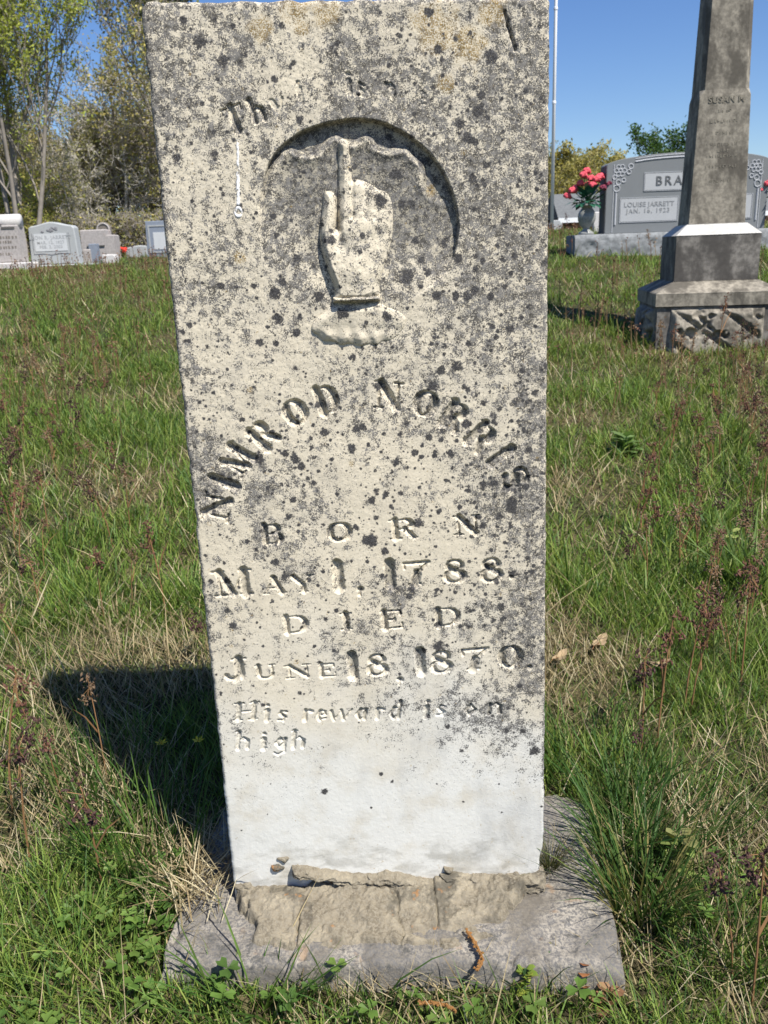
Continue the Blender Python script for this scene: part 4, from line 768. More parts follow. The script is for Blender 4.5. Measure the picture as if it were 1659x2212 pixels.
def far_right():
    t, hw, z0, z1 = stone_thing('gravestone', 'small pale headstone far behind, between the vase and the wide monument', 1284, 458, 1304, 505, 12.0)
    MB().box((0, .05, z1 / 2 - .1), (2 * hw, .1, z1 + .2), .01).build('slab', M['whitestone'], t)
    t, hw, z0, z1 = stone_thing('gravestone', 'distant light grey headstone left of the brick house', 1188, 476, 1214, 500, 24.0)
    MB().outline([(-hw, -.1), (hw, -.1), (hw, z1 - .1), (hw * .6, z1), (-hw * .6, z1), (-hw, z1 - .1)], 0, .2, .02).build('slab', M['pale'], t)
    # flagpole
    pb, pt = at_y(1192, 492, 20), at_y(1201, 0, 20); gz = float(ground_z(pb[0], 20)); ln = (pt - pb) / (pt[2] - pb[2])
    t = thing('flagpole', 'tall slender white pole standing behind the carved headstone at right', 'flagpole', (pb[0], 20, gz)); h = 9.0
    mb = MB(); b0 = np.array([0, 0, -.1]); mb.tube([b0, b0 + ln * h * .5, b0 + ln * h], [.038, .034, .028], 14); wm = plain('white_paint', (.78, .79, .80), .4, .4, .03); mb.build('pole', wm, t, True)
    cb = MB()
    for q in (2.62, 4.4): cb.lathe([(.036, q), (.044, q + .01), (.044, q + .05), (.036, q + .06)], 14, (ln[0] * q, ln[1] * q))
    cb.build('collar', wm, t); MB().blob((ln[0] * h, ln[1] * h, h), (.07, .07, .07), 1, 12, 8, 0).build('ball_finial', wm, t, True)
    # brick house
    Y = 40; x0, _, zr, ze = px_box(1206, 472, 1400, 430, Y); x1 = x0 + 12.5; gz = float(ground_z(x0 + 5, Y + 3)); t = thing('brick_house', 'low red brick house with grey shingled roof, far behind the flower vase', 'house', ((x0 + x1) / 2, Y + 3, gz))
    hx = (x1 - x0) / 2; e, r = ze - gz, zr - gz + .5
    bk = NB('red_brick', .9); tx = bk.n('ShaderNodeTexBrick'); tx.inputs['Scale'].default_value = 2.2; tx.inputs['Color1'].default_value = (.16, .045, .03, 1); tx.inputs['Color2'].default_value = (.11, .03, .022, 1); tx.inputs['Mortar'].default_value = (.25, .22, .2, 1)
    mp = bk.n('ShaderNodeMapping'); mp.inputs['Rotation'].default_value = (math.pi / 2, 0, 0); bk.t.links.new(bk.tc.outputs['Object'], mp.inputs[0]); bk.t.links.new(mp.outputs[0], tx.inputs[0]); bk.color(tx.outputs[0])
    wl = MB().box((0.1, 0, e / 2 - .1), (2 * hx - .8, 5.2, e + .2)).build('wall', bk.m, t)
    MB().loft([[(-hx, -3, e), (hx, -3, e), (hx, 3, e), (-hx, 3, e)], [(-hx + .25, -.05, r), (hx - .25, -.05, r), (hx - .25, .05, r), (-hx + .25, .05, r)]]).build('roof', granite('shingles', (.14, .148, .15), .15, 8, None, rough=.9, bump=.3), t)
    fs = MB(); fs.box((0, -3.02, e - .09), (2 * hx, .04, .2)); fs.box((-hx + .2, -2.66, e / 2), (.12, .1, e)); fs.build('fascia', wm, t)
    for wx in (-3.2, 0, 3.2):
        w = MB().box((wx, -2.61, e * .55), (1.1, .04, 1.0)).build('window', wm, t); MB().box((wx, -2.635, e * .55), (.95, .02, .85)).build('pane', plain('window_pane', (.03, .035, .04), .1, .5), w)
far_right()

# ------------------------------------------------------------------ trees
def leaves_np(name, P, size, cols, parent, mat, rng, elong=1.0):
    n = len(P); d = rng.normal(size=(n, 3)); d /= np.linalg.norm(d, axis=1)[:, None]; e = np.cross(d, rng.normal(size=(n, 3))); e /= np.linalg.norm(e, axis=1)[:, None]
    s = (size * rng.uniform(.6, 1.4, n))[:, None]; V = np.stack([P - d * s * elong, P + e * s * .55, P + d * s * elong, P - e * s * .55], 1).reshape(-1, 3)
    return np_mesh(name, V, np.arange(4 * n).reshape(n, 4), None, mat, parent, False, np.repeat(cols, 4, 0))
def branch_np(segs, k=5):                              # list of (points, radii) -> verts, quads
    Vs, Qs, n0 = [], [], 0; an = np.arange(k) * 2 * np.pi / k; cs, sn = np.cos(an)[None, :, None], np.sin(an)[None, :, None]
    for p, r in segs:
        p = np.asarray(p); t = np.gradient(p, axis=0); t /= np.linalg.norm(t, axis=1)[:, None] + 1e-9; a = np.cross(t, [0.31, 0.87, 0.21]); a /= np.linalg.norm(a, axis=1)[:, None] + 1e-9; b = np.cross(t, a)
        V = p[:, None] + np.asarray(r)[:, None, None] * (a[:, None] * cs + b[:, None] * sn); m = len(p); i = n0 + np.arange(m * k).reshape(m, k); j = np.roll(i, -1, 1)
        Vs.append(V.reshape(-1, 3)); Qs.append(np.stack([i[:-1], j[:-1], j[1:], i[1:]], -1).reshape(-1, 4)); n0 += m * k
    return np.concatenate(Vs), np.concatenate(Qs)
def grow(rng, h, spread=0.5, forks=1, levels=4, twig=0.012, first=0.25, up=0.35, kids=(7, 6, 5, 4), girth=.011, flean=.32):
    segs, tips = [], []
    def br(p, d, L, r, lev):
        n = 5 if lev < 2 else 4; pts = [p]; q = p; dd = d
        for i in range(n):
            dd = dd + rng.normal(size=3) * (0.10 + 0.05 * lev) + np.array([0, 0, up * .12]); dd /= np.linalg.norm(dd); q = q + dd * L / n; pts.append(q)
        rr = np.maximum(np.linspace(r, r * .35, n + 1), twig * .6); segs.append((np.array(pts), rr)); pts = np.array(pts)
        if lev >= 2: tips.extend(pts[1 + (lev == 2) * 2:])
        if lev >= levels: return
        for k in range(kids[min(lev, len(kids) - 1)]):
            f = first + (1 - first) * (k + rng.random()) / kids[min(lev, len(kids) - 1)]; x = f * n; i = min(int(x), n - 1); s = pts[i] + (pts[i + 1] - pts[i]) * (x - i)
            ax = pts[i + 1] - pts[i]; ax /= np.linalg.norm(ax); sd = np.cross(ax, rng.normal(size=3)); sd /= np.linalg.norm(sd) + 1e-9
            nd = ax * (1 - spread) + sd * spread * 1.25 + np.array([0, 0, up * .35]); nd /= np.linalg.norm(nd)
            br(s, nd, L * rng.uniform(.42, .68) * (1.1 - .45 * f), max(r * .5 * (1.05 - .5 * f), twig), lev + 1)
    for k in range(forks):
        a = 6.28 * k / max(forks, 1) + rng.random(); lean = 0.0 if forks == 1 else flean
        br(np.array([.12 * math.cos(a) * (forks > 1), .12 * math.sin(a) * (forks > 1), -.2]), np.array([math.cos(a) * lean, math.sin(a) * lean, 1.0]) / math.hypot(1, lean), h * rng.uniform(.62, .75), h * girth, 0)
    return segs, np.array(tips)
def make_tree(name, label, loc, seed, h, cols, nleaf, lsize, bark='bark', group=None, cat='tree', zmin=0.0, **k):
    rng = np.random.default_rng(seed); segs, tips = grow(rng, h, **k)
    t = thing(name, label, cat, loc, 0, group)
    big = [s for s in segs if s[1][0] > h * .0045]; small = [s for s in segs if s[1][0] <= h * .0045]
    V, Q = branch_np(big, 7); np_mesh('trunk', V, Q, None, M[bark], t, True)
    if small: V, Q = branch_np(small, 3); np_mesh('twigs', V, Q, None, M[bark], t, False)
    tp = tips[tips[:, 2] > zmin * h]
    if nleaf and len(tp):
        c = tp[rng.integers(0, len(tp), nleaf)] + rng.normal(size=(nleaf, 3)) * lsize * 2.2; cols = np.array(cols); pick = cols[rng.integers(0, len(cols), nleaf)] * rng.uniform(.7, 1.3, (nleaf, 1))
        leaves_np('crown', c, np.full(nleaf, lsize), pick, t, M['leaf'], rng)
    return t
OL = [(.32, .32, .12), (.36, .34, .13), (.27, .28, .11)]; YB = [(.47, .40, .13), (.40, .35, .13), (.50, .42, .15)]; YG = [(.36, .40, .08), (.42, .43, .11), (.28, .33, .07)]; GY = [(.27, .25, .19), (.31, .28, .22)]; GR = [(.05, .10, .022), (.07, .13, .03)]
def T(x, y, Y, gl=None):
    p = at_y(x, y, Y); return np.array([p[0], Y, float(ground_z(p[0], Y))])
def woods():
    WG = 'bare grey trees in the wood behind the left gravestones'
    make_tree('leafing_tree', 'tall fork stemmed tree in fresh yellow green leaf, far left', T(48, 480, 27), 11, 9.8, [(.36, .40, .08), (.42, .44, .11), (.28, .33, .07)], 34000, .045, 'bark', None, spread=.27, forks=4, levels=4, up=.85, first=.22, zmin=.28, girth=.0085, flean=.2, kids=(8, 6, 5, 3))
    protos = [make_tree('woodland_tree', 'grey brown budding tree in the wood behind the left gravestones', T(215, 480, 33), 21, 6.6, OL + GY + YB, 6500, .042, 'bark', WG, spread=.5, forks=2, levels=4, up=.3, first=.12),
              make_tree('woodland_tree', 'grey brown budding tree in the wood behind the left gravestones', T(150, 480, 35), 22, 6.6, YB + OL, 8000, .045, 'bark', WG, spread=.55, forks=3, levels=4, up=.3, first=.12),
              make_tree('woodland_tree', 'grey brown budding tree in the wood behind the left gravestones', T(255, 480, 31), 23, 6.2, GY + OL, 3800, .042, 'bark_pale', WG, spread=.52, forks=2, levels=4, up=.25, first=.10),
              make_tree('woodland_tree', 'grey brown budding tree in the wood behind the left gravestones', T(320, 480, 34), 24, 6.8, OL + GY, 5200, .045, 'bark', WG, spread=.5, forks=2, levels=4, up=.35, first=.12)]
    make_tree('tall_tree', 'tallest narrow grey green tree, beside the upper left edge of the carved headstone', T(352, 480, 38), 31, 15.5, OL + [(.08, .11, .035), (.10, .12, .04)] + GY, 14000, .075, 'bark', None, spread=.17, forks=1, levels=4, up=.8, first=.2, kids=(16, 7, 5, 4))
    rnd = random.Random(12); k = 0
    for px, Y, sc in [(20, 33, .95), (90, 36, 1.0), (-60, 34, 1.0), (-140, 36, 1.1), (-230, 35, 1.05), (120, 31, .62), (185, 30, .66), (240, 35, .85), (285, 34, .95), (325, 33, 1.25), (355, 33, 1.2), (400, 36, 1.05), (-20, 31, .75), (470, 35, 1.0), (560, 37, 1.0), (660, 38, 1.0), (-330, 37, 1.1), (60, 39, 1.1), (160, 40, 1.0), (330, 41, 1.2), (760, 40, 1.0), (860, 42, .95), (960, 43, .9), (1060, 44, .9)]:
        dup(protos[k % 4], T(px, 480, Y), rnd.uniform(0, 6.28), sc * rnd.uniform(.92, 1.08)); k += 1
    SG = 'low shrubs along the foot of the wood'
    sh = [make_tree('shrub', 'yellow green leafing shrub at the foot of the left wood', T(20, 480, 29), 41, 3.6, YG + YB, 7000, .055, 'bark', SG, 'shrub', spread=.6, forks=4, levels=3, up=.2, first=.05),
          make_tree('shrub', 'brown twiggy shrub at the foot of the left wood', T(140, 480, 29), 42, 1.8, GY + OL + YB, 1500, .04, 'bark', SG, 'shrub', spread=.65, forks=5, levels=3, up=.1, first=.05)]
    for px, Y, sc, q in [(-40, 30, 1.1, 0), (75, 28, .62, 0), (-110, 31, 1.1, 0), (55, 30, .95, 0), (0, 28.5, .8, 0), (185, 28.5, .9, 1), (225, 28, 1, 1), (270, 28.5, 1.1, 1), (310, 28, 1, 1), (350, 29, 1.1, 1), (95, 28.5, 1.1, 1), (45, 28, .9, 1), (0, 28, 1.1, 1), (-60, 28, 1, 1), (400, 29, 1, 1), (460, 29, 1.2, 1), (520, 30, 1.2, 1), (600, 30, 1.2, 1), (-170, 30, 1.1, 1), (690, 32, 1.2, 1)]:
        dup(sh[q], T(px, 480, Y), rnd.uniform(0, 6.28), sc * rnd.uniform(.9, 1.1))
    RG = 'yellow budding trees behind the brick house'
    pr = make_tree('budding_tree', 'yellow olive budding tree behind the distant brick house', T(1255, 480, 52), 51, 5.6, [(.33, .29, .10), (.27, .25, .09), (.38, .32, .11)], 9000, .085, 'bark', RG, spread=.5, forks=2, levels=4, up=.4, first=.15)
    for px, Y, sc in [(1215, 50, .82), (1190, 52, .9), (1300, 54, .93), (1330, 56, .85), (1150, 52, .95), (1110, 52, .9), (1275, 58, 1.02), (1365, 58, .7), (1240, 49, .75), (1500, 60, .62), (1580, 60, .6), (1690, 60, .62), (1780, 60, .7), (1880, 60, .75)]:
        dup(pr, T(px, 480, Y), rnd.uniform(0, 6.28), sc)
    make_tree('green_tree', 'dark green leafy tree showing above the top of the wide grey monument', T(1422, 480, 60), 61, 6.9, GR, 5000, .10, 'bark', None, spread=.3, forks=2, levels=3, up=.8, first=.3, flean=.22)
woods()

# ------------------------------------------------------------------ grass, thatch, clover
GR_ = np.random.default_rng(99)
def keep_out(x, y, m=0.0):                             # inside the footing or a plinth
    c = FQ.mean(0); Q = c + (FQ - c) * (1 + m / 0.25); ins = np.ones(x.shape, bool)
    for i in range(4):
        p, q = Q[i], Q[(i + 1) % 4]; ins &= (q[0] - p[0]) * (y - p[1]) - (q[1] - p[1]) * (x - p[0]) > 0
    ins |= (np.abs(x - 1.80) < .35) & (np.abs(y - 4.715) < .35)
    ins |= (np.abs(x - mc[0]) < .95) & (y > BY - .08) & (y < BY + .3)
    return ins
def wedge(n, y0, y1, p, rng, k=.60, c=.45):
    a, b_ = y0 ** (2 - p), y1 ** (2 - p); y = (a + (b_ - a) * rng.random(n)) ** (1 / (2 - p)); x = (rng.random(n) * 2 - 1) * (k * y + c)
    y = y + rng.uniform(-.02, .02, n); m = ~keep_out(x, y, -0.012); return x[m], y[m]
def blades(x, y, h, w, lean, curl, col, rng, z0=None, az=None, tip=1.25, segs=3):
    n = len(x); z = ground_z(x, y) - 0.006 if z0 is None else z0; az = rng.uniform(0, 6.283, n) if az is None else az
    d = np.stack([np.cos(az), np.sin(az)], -1); fa = az + np.pi / 2 + rng.normal(0, .7, n); wd = np.stack([np.cos(fa), np.sin(fa)], -1)
    ts = np.array([0, .38, .74, 1.0]) if segs == 3 else np.array([0, .55, 1.0]); Vs = []; base = np.stack([x, y, z], -1); cs = []
    for i, t in enumerate(ts):
        hor = h * (lean * t + curl * t * t); ver = h * t * np.sqrt(np.clip(1 - (lean * .8 + curl * .6 * t) ** 2, .02, 1))
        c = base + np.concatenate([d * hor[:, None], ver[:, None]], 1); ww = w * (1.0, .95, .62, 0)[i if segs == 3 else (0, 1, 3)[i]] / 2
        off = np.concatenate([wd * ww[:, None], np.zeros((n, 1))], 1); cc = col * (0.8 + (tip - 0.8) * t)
        if i < len(ts) - 1: Vs += [c - off, c + off]; cs += [cc, cc]
        else: Vs += [c]; cs += [cc]
    k = len(Vs); V = np.stack(Vs, 1).reshape(-1, 3); C = np.stack(cs, 1).reshape(-1, 3); o = (np.arange(n) * k)[:, None]
    q = [o + np.array([[2 * i, 2 * i + 1, 2 * i + 3, 2 * i + 2]]) for i in range(segs - 1)]; t = o + np.array([[k - 3, k - 2, k - 1]])
    return V, np.concatenate(q), t, C
def join(parts):
    V, Q, Tt, C, n = [], [], [], [], 0
    for v, q, t, c in parts: V.append(v); Q.append(q + n); Tt.append(t + n); C.append(c); n += len(v)
    return np.concatenate(V), np.concatenate(Q), np.concatenate(Tt), np.concatenate(C)
def patch(x, y): return fbm(x * 3.4, y * 3.0, 5, 400, .62) - .09 * sstep(.25, .5, x) * sstep(2.6, 1.6, y)         # lush where high, thatch where low
def patch2(x, y): return fbm(x * .55 + 9, y * .55, 3, 410, .5)
G1, G2, G3, G4 = (np.array(c) for c in ((.105, .18, .032), (.16, .225, .042), (.22, .265, .065), (.078, .145, .04)))
def green(n, rng, x, y):
    k = rng.random(n)[:, None]; c = np.where(k < .3, G1, np.where(k < .62, G2, np.where(k < .82, G3, G4)))
    c = c * rng.uniform(.75, 1.25, (n, 1)); f = np.clip((patch2(x, y) - .5) * 2.2, 0, .7)[:, None] * sstep(2.0, 4.5, y)[:, None]
    return c * (1 - f * .5) + np.array([.17, .13, .055]) * f * .5
def straw(n, rng):
    k = rng.random(n)[:, None]; c = np.where(k < .5, np.array([.42, .34, .19]), np.where(k < .8, np.array([.28, .21, .11]), np.array([.52, .45, .29]))); return c * rng.uniform(.6, 1.15, (n, 1))
def make_grass():
    P = []
    for n, y0, y1, p, h0, w0, sg in ((115000, .55, 2.1, .6, .036, .0022, 3), (120000, 1.9, 4.6, .8, .045, .0034, 3), (125000, 4.2, 9.5, .9, .046, .005, 2), (80000, 9, 19, .8, .036, .008, 2)):
        x, y = wedge(n, y0, y1, p, GR_); q = patch(x, y); k = GR_.random(len(x)) < np.clip((q - .18) * 3.2, .5, 1); x, y, q = x[k], y[k], q[k]; m = len(x)
        h = h0 * (0.55 + 1.1 * sstep(.4, .7, q)) * np.exp(GR_.normal(0, .33, m)); w = w0 * GR_.uniform(.6, 1.35, m)
        near = keep_out(x, y, .035) ; h = np.where(near, np.minimum(h, .035 + .06 * GR_.random(m) ** 3), h)
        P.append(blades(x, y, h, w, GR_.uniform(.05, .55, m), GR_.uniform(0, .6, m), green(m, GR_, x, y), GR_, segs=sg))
    V, Q, Tt, C = join(P); o = np_mesh('grass', V, Q, Tt, M['blade'], None, False, C); tag(o, 'green spring grass growing all over the cemetery ground', 'grass', None, 'stuff')
    P = []
    for n, y0, y1, p, h0, w0 in ((62000, .55, 2.1, .6, .05, .0017), (60000, 1.9, 4.6, .8, .06, .0026), (50000, 4.2, 9.5, .9, .07, .0045), (30000, 9, 19, .8, .05, .008)):
        x, y = wedge(n, y0, y1, p, GR_); q = patch(x, y); k = GR_.random(len(x)) < np.clip((.56 - q) * 3.5, .14, 1) * np.where(y > 4, .4, np.where(y > 2, .7, 1)); x, y = x[k], y[k]; m = len(x); l = GR_.uniform(.55, .97, m)
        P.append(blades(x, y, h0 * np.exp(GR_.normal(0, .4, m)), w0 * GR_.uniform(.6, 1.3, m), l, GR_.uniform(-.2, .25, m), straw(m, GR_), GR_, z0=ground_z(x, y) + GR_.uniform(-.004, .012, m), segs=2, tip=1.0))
    V, Q, Tt, C = join(P); o = np_mesh('dry_grass', V, Q, Tt, M['dry'], None, False, C); tag(o, 'tan dead grass matted between the green blades', 'dry grass', None, 'stuff')
make_grass()

def grass_tuft(label, px, py, n, h, w, spread, cols, lean=(.1, .6), gz=None, group=None):
    p = at_z(px, py, 0.0 if gz is None else gz)
    if gz is None:
        for _ in range(6): p = at_z(px, py, float(ground_z(p[0], p[1])))
    rng = np.random.default_rng(int(px * 7 + py)); a = rng.uniform(0, 6.283, n); r = spread * np.sqrt(rng.random(n)); x, y = r * np.cos(a), r * np.sin(a)
    if gz is None: k_ = ~keep_out(x + p[0], y + p[1], .004); x, y, a = x[k_], y[k_], a[k_]; n = len(x)
    t = thing('grass_tuft', label, 'grass tuft', p, 0, group); c = np.array(cols)[rng.integers(0, len(cols), n)] * rng.uniform(.7, 1.3, (n, 1))
    V, Q, Tt, C = blades(x, y, h * rng.uniform(.45, 1.1, n), w * rng.uniform(.7, 1.3, n), rng.uniform(*lean, n), rng.uniform(.05, .55, n), c, rng, z0=np.full(n, -.008), az=a + rng.normal(0, .7, n), tip=1.2)
    np_mesh('blades', V, Q, Tt, M['blade'], t, False, C)
DG = [(.035, .085, .018), (.05, .105, .022), (.065, .12, .03), (.10, .13, .035)]
MG = [(.07, .13, .025), (.09, .15, .03), (.05, .11, .02)]
grass_tuft('big dark green grass tuft against the right front corner of the footing', 1385, 1965, 260, .165, .0030, .05, DG + [(.22, .19, .07)], (.05, .65))
grass_tuft('dark grass tuft on the right of the footing, behind the biggest tuft', 1345, 1830, 190, .17, .0026, .06, DG, (.1, .6))
grass_tuft('small wiry olive tuft sprouting from the lower right corner of the marble', 1188, 1868, 150, .075, .0009, .008, [(.10, .10, .04), (.07, .085, .03), (.16, .13, .06)], (.2, .95), 0.04)
grass_tuft('bright green blades leaning over the front left of the footing', 560, 2165, 90, .13, .0034, .06, MG, (.1, .6))
grass_tuft('sparse long blades before the middle of the footing', 815, 2130, 60, .15, .0028, .07, MG + DG, (.05, .5))
grass_tuft('fine green tuft before the front right of the footing', 1130, 2110, 150, .12, .0018, .05, MG + DG, (.1, .75))
grass_tuft('tall upright tuft on the sunny edge of the headstone shadow', 335, 1850, 210, .16, .0028, .10, MG, (.02, .4))
grass_tuft('upright tuft on the shadow edge further back at left', 235, 1710, 150, .15, .0028, .10, MG, (.02, .4))
grass_tuft('green tuft at the left side of the footing by the clover', 410, 1960, 110, .13, .0028, .04, MG, (.05, .5))
grass_tuft('lush tuft close behind the footing at right', 1290, 1680, 260, .13, .0028, .12, DG + MG, (.05, .5))
grass_tuft('broad bladed pale tuft at the right picture edge', 1610, 1265, 60, .20, .0075, .05, [(.11, .17, .05), (.13, .19, .06)], (.2, .6))
grass_tuft('green tuft low at the right picture edge', 1560, 2050, 190, .13, .0022, .08, MG + DG, (.1, .6))
grass_tuft('green tuft in the lower right of the lawn', 1450, 1790, 200, .13, .0024, .1, MG + DG, (.1, .6))
def straw_heap():
    rng = np.random.default_rng(77); p = at_z(430, 1900, .04); n = 420; x = p[0] + rng.normal(0, .035, n); y = p[1] + rng.normal(0, .05, n); k = x < -.245; x, y = x[k], y[k]; n = len(x)
    t = thing('straw_heap', 'heap of dry straw lying on the left of the footing beside the marble', 'straw', p); z = np.full(n, .0) + np.maximum(ground_z(x, y), .038) - p[2] + rng.uniform(0, .012, n)
    V, Q, Tt, C = blades(x - p[0], y - p[1], rng.uniform(.03, .085, n), rng.uniform(.0012, .0022, n), rng.uniform(.75, .98, n), rng.uniform(-.1, .2, n), straw(n, rng), rng, z0=z, segs=2, tip=1.0)
    np_mesh('straws', V, Q, Tt, M['dry'], t, False, C)
straw_heap()
def clover():
    rng = np.random.default_rng(3); V, Q, Tt, C, n = [], [], [], [], 0
    for px, py, num, sp in ((378, 1965, 26, .05), (430, 1990, 10, .03), (350, 2030, 16, .06), (440, 2140, 22, .10), (300, 2150, 20, .12), (240, 2080, 10, .10), (90, 2170, 16, .12), (1250, 2125, 6, .04), (1480, 1960, 8, .06), (620, 2185, 14, .12), (760, 2190, 12, .12)):
        p = at_z(px, py, 0.0); x = p[0] + rng.normal(0, sp, num); y = p[1] + rng.normal(0, sp * .7, num); k = ~keep_out(x, y, .0); x, y = x[k], y[k]
        for a, b_, z in zip(x, y, ground_z(x, y)):
            hh = rng.uniform(.025, .055); c = np.array([a, b_, z + hh]); s = rng.uniform(.008, .014); az = rng.uniform(0, 6.28); tl = rng.uniform(-.3, .3, 2); cl = np.array([(.12, .21, .04), (.16, .25, .055), (.09, .17, .035)][rng.integers(3)]) * rng.uniform(.8, 1.15)
            for j in range(3):
                an = az + j * 2.094; e = np.array([math.cos(an), math.sin(an), .12]); f = np.array([-math.sin(an), math.cos(an), 0])
                pts = [c, c + e * s * .75 + f * s * .62 + [0, 0, .002], c + e * s * 1.25 + f * s * .42, c + e * s * 1.02, c + e * s * 1.25 - f * s * .42, c + e * s * .75 - f * s * .62 + [0, 0, .002]]
                pts = [q + [0, 0, (q - c)[0] * tl[0] + (q - c)[1] * tl[1]] for q in pts]; V += pts; Q += [(n, n + 1, n + 2, n + 3), (n, n + 3, n + 4, n + 5)]; C += [cl * .75] + [cl] * 5; n += 6
            w = .0007; V += [(a - w, b_, z - .005), (a + w, b_, z - .005), c + [w, 0, 0], c - [w, 0, 0]]; Q += [(n, n + 1, n + 2, n + 3)]; C += [cl * .6] * 4; n += 4
    o = np_mesh('clover', V, Q, None, M['leaf'], None, False, np.array(C)); tag(o, 'small heart leaved clover in the grass round the footing', 'clover', None, 'stuff')
clover()

# ------------------------------------------------------------------ wood rush stalks with reddish brown seed heads
M['stalk'] = plain('reddish_stalk', (0.22, 0.12, 0.055), .7, .2, .35, 30); M['stalk_green'] = plain('olive_stalk', (0.13, 0.15, 0.045), .7, .2, .3, 30)
M['seed'] = plain('seed_head', (0.062, 0.032, 0.028), .75, .2, .55, 400); M['seed_red'] = plain('red_seed_head', (0.12, 0.058, 0.040), .75, .2, .5, 400)
M['seed_tan'] = plain('tan_seed_head', (0.17, 0.115, 0.07), .75, .2, .4, 400)
def rush_meshes(seed, h, rich):
    rnd = random.Random(seed); st, sd = MB(), MB(); lx, ly = rnd.uniform(-.22, .22) * h, rnd.uniform(-.16, .16) * h; r = .0011 + .0035 * h
    tp = np.array([lx, ly, h]); st.tube([(0, 0, -.02), (lx * .2, ly * .2, h * .35), (lx * .55, ly * .55, h * .7), tp], [r, r * .85, r * .7, r * .5], 5)
    for k in range(rich):
        an = rnd.uniform(0, 6.28); L = h * rnd.uniform(.02, .13); el = rnd.uniform(.2, 1.2); c = tp * (1 - .02 * k) + np.array([math.cos(an) * math.cos(el), math.sin(an) * math.cos(el), math.sin(el)]) * L
        if k > 2: c = c - [0, 0, h * .12 * rnd.random()]
        st.tube([tp * (1 - .01 * k), c], r * .35, 3)
        for j in range(5):
            g = c + np.array([rnd.gauss(0, 1), rnd.gauss(0, 1), rnd.gauss(0, 1)]) * .0052; s = rnd.uniform(.0024, .0042); u = np.array([rnd.gauss(0, 1), rnd.gauss(0, 1), rnd.gauss(0, 1) + 1]); u /= np.linalg.norm(u)
            a = np.cross(u, [.3, .9, .1]); a /= np.linalg.norm(a); b_ = np.cross(u, a); sd.add([g - u * s * 1.5, g + a * s * .7, g + b_ * s * .7, g - a * s * .7, g - b_ * s * .7, g + u * s * 1.7], [(0, 2, 1), (0, 3, 2), (0, 4, 3), (0, 1, 4), (5, 1, 2), (5, 2, 3), (5, 3, 4), (5, 4, 1)])
    lv = rnd.random()
    if lv < .6:
        q = tp * .45; e = np.array([rnd.uniform(-.3, .3) * h, rnd.uniform(-.3, .3) * h, h * .35]); st.tube([q, q + e * .5 + [0, 0, .01], q + e], [r * 1.1, r * .9, .0003], 3)
    return st, sd
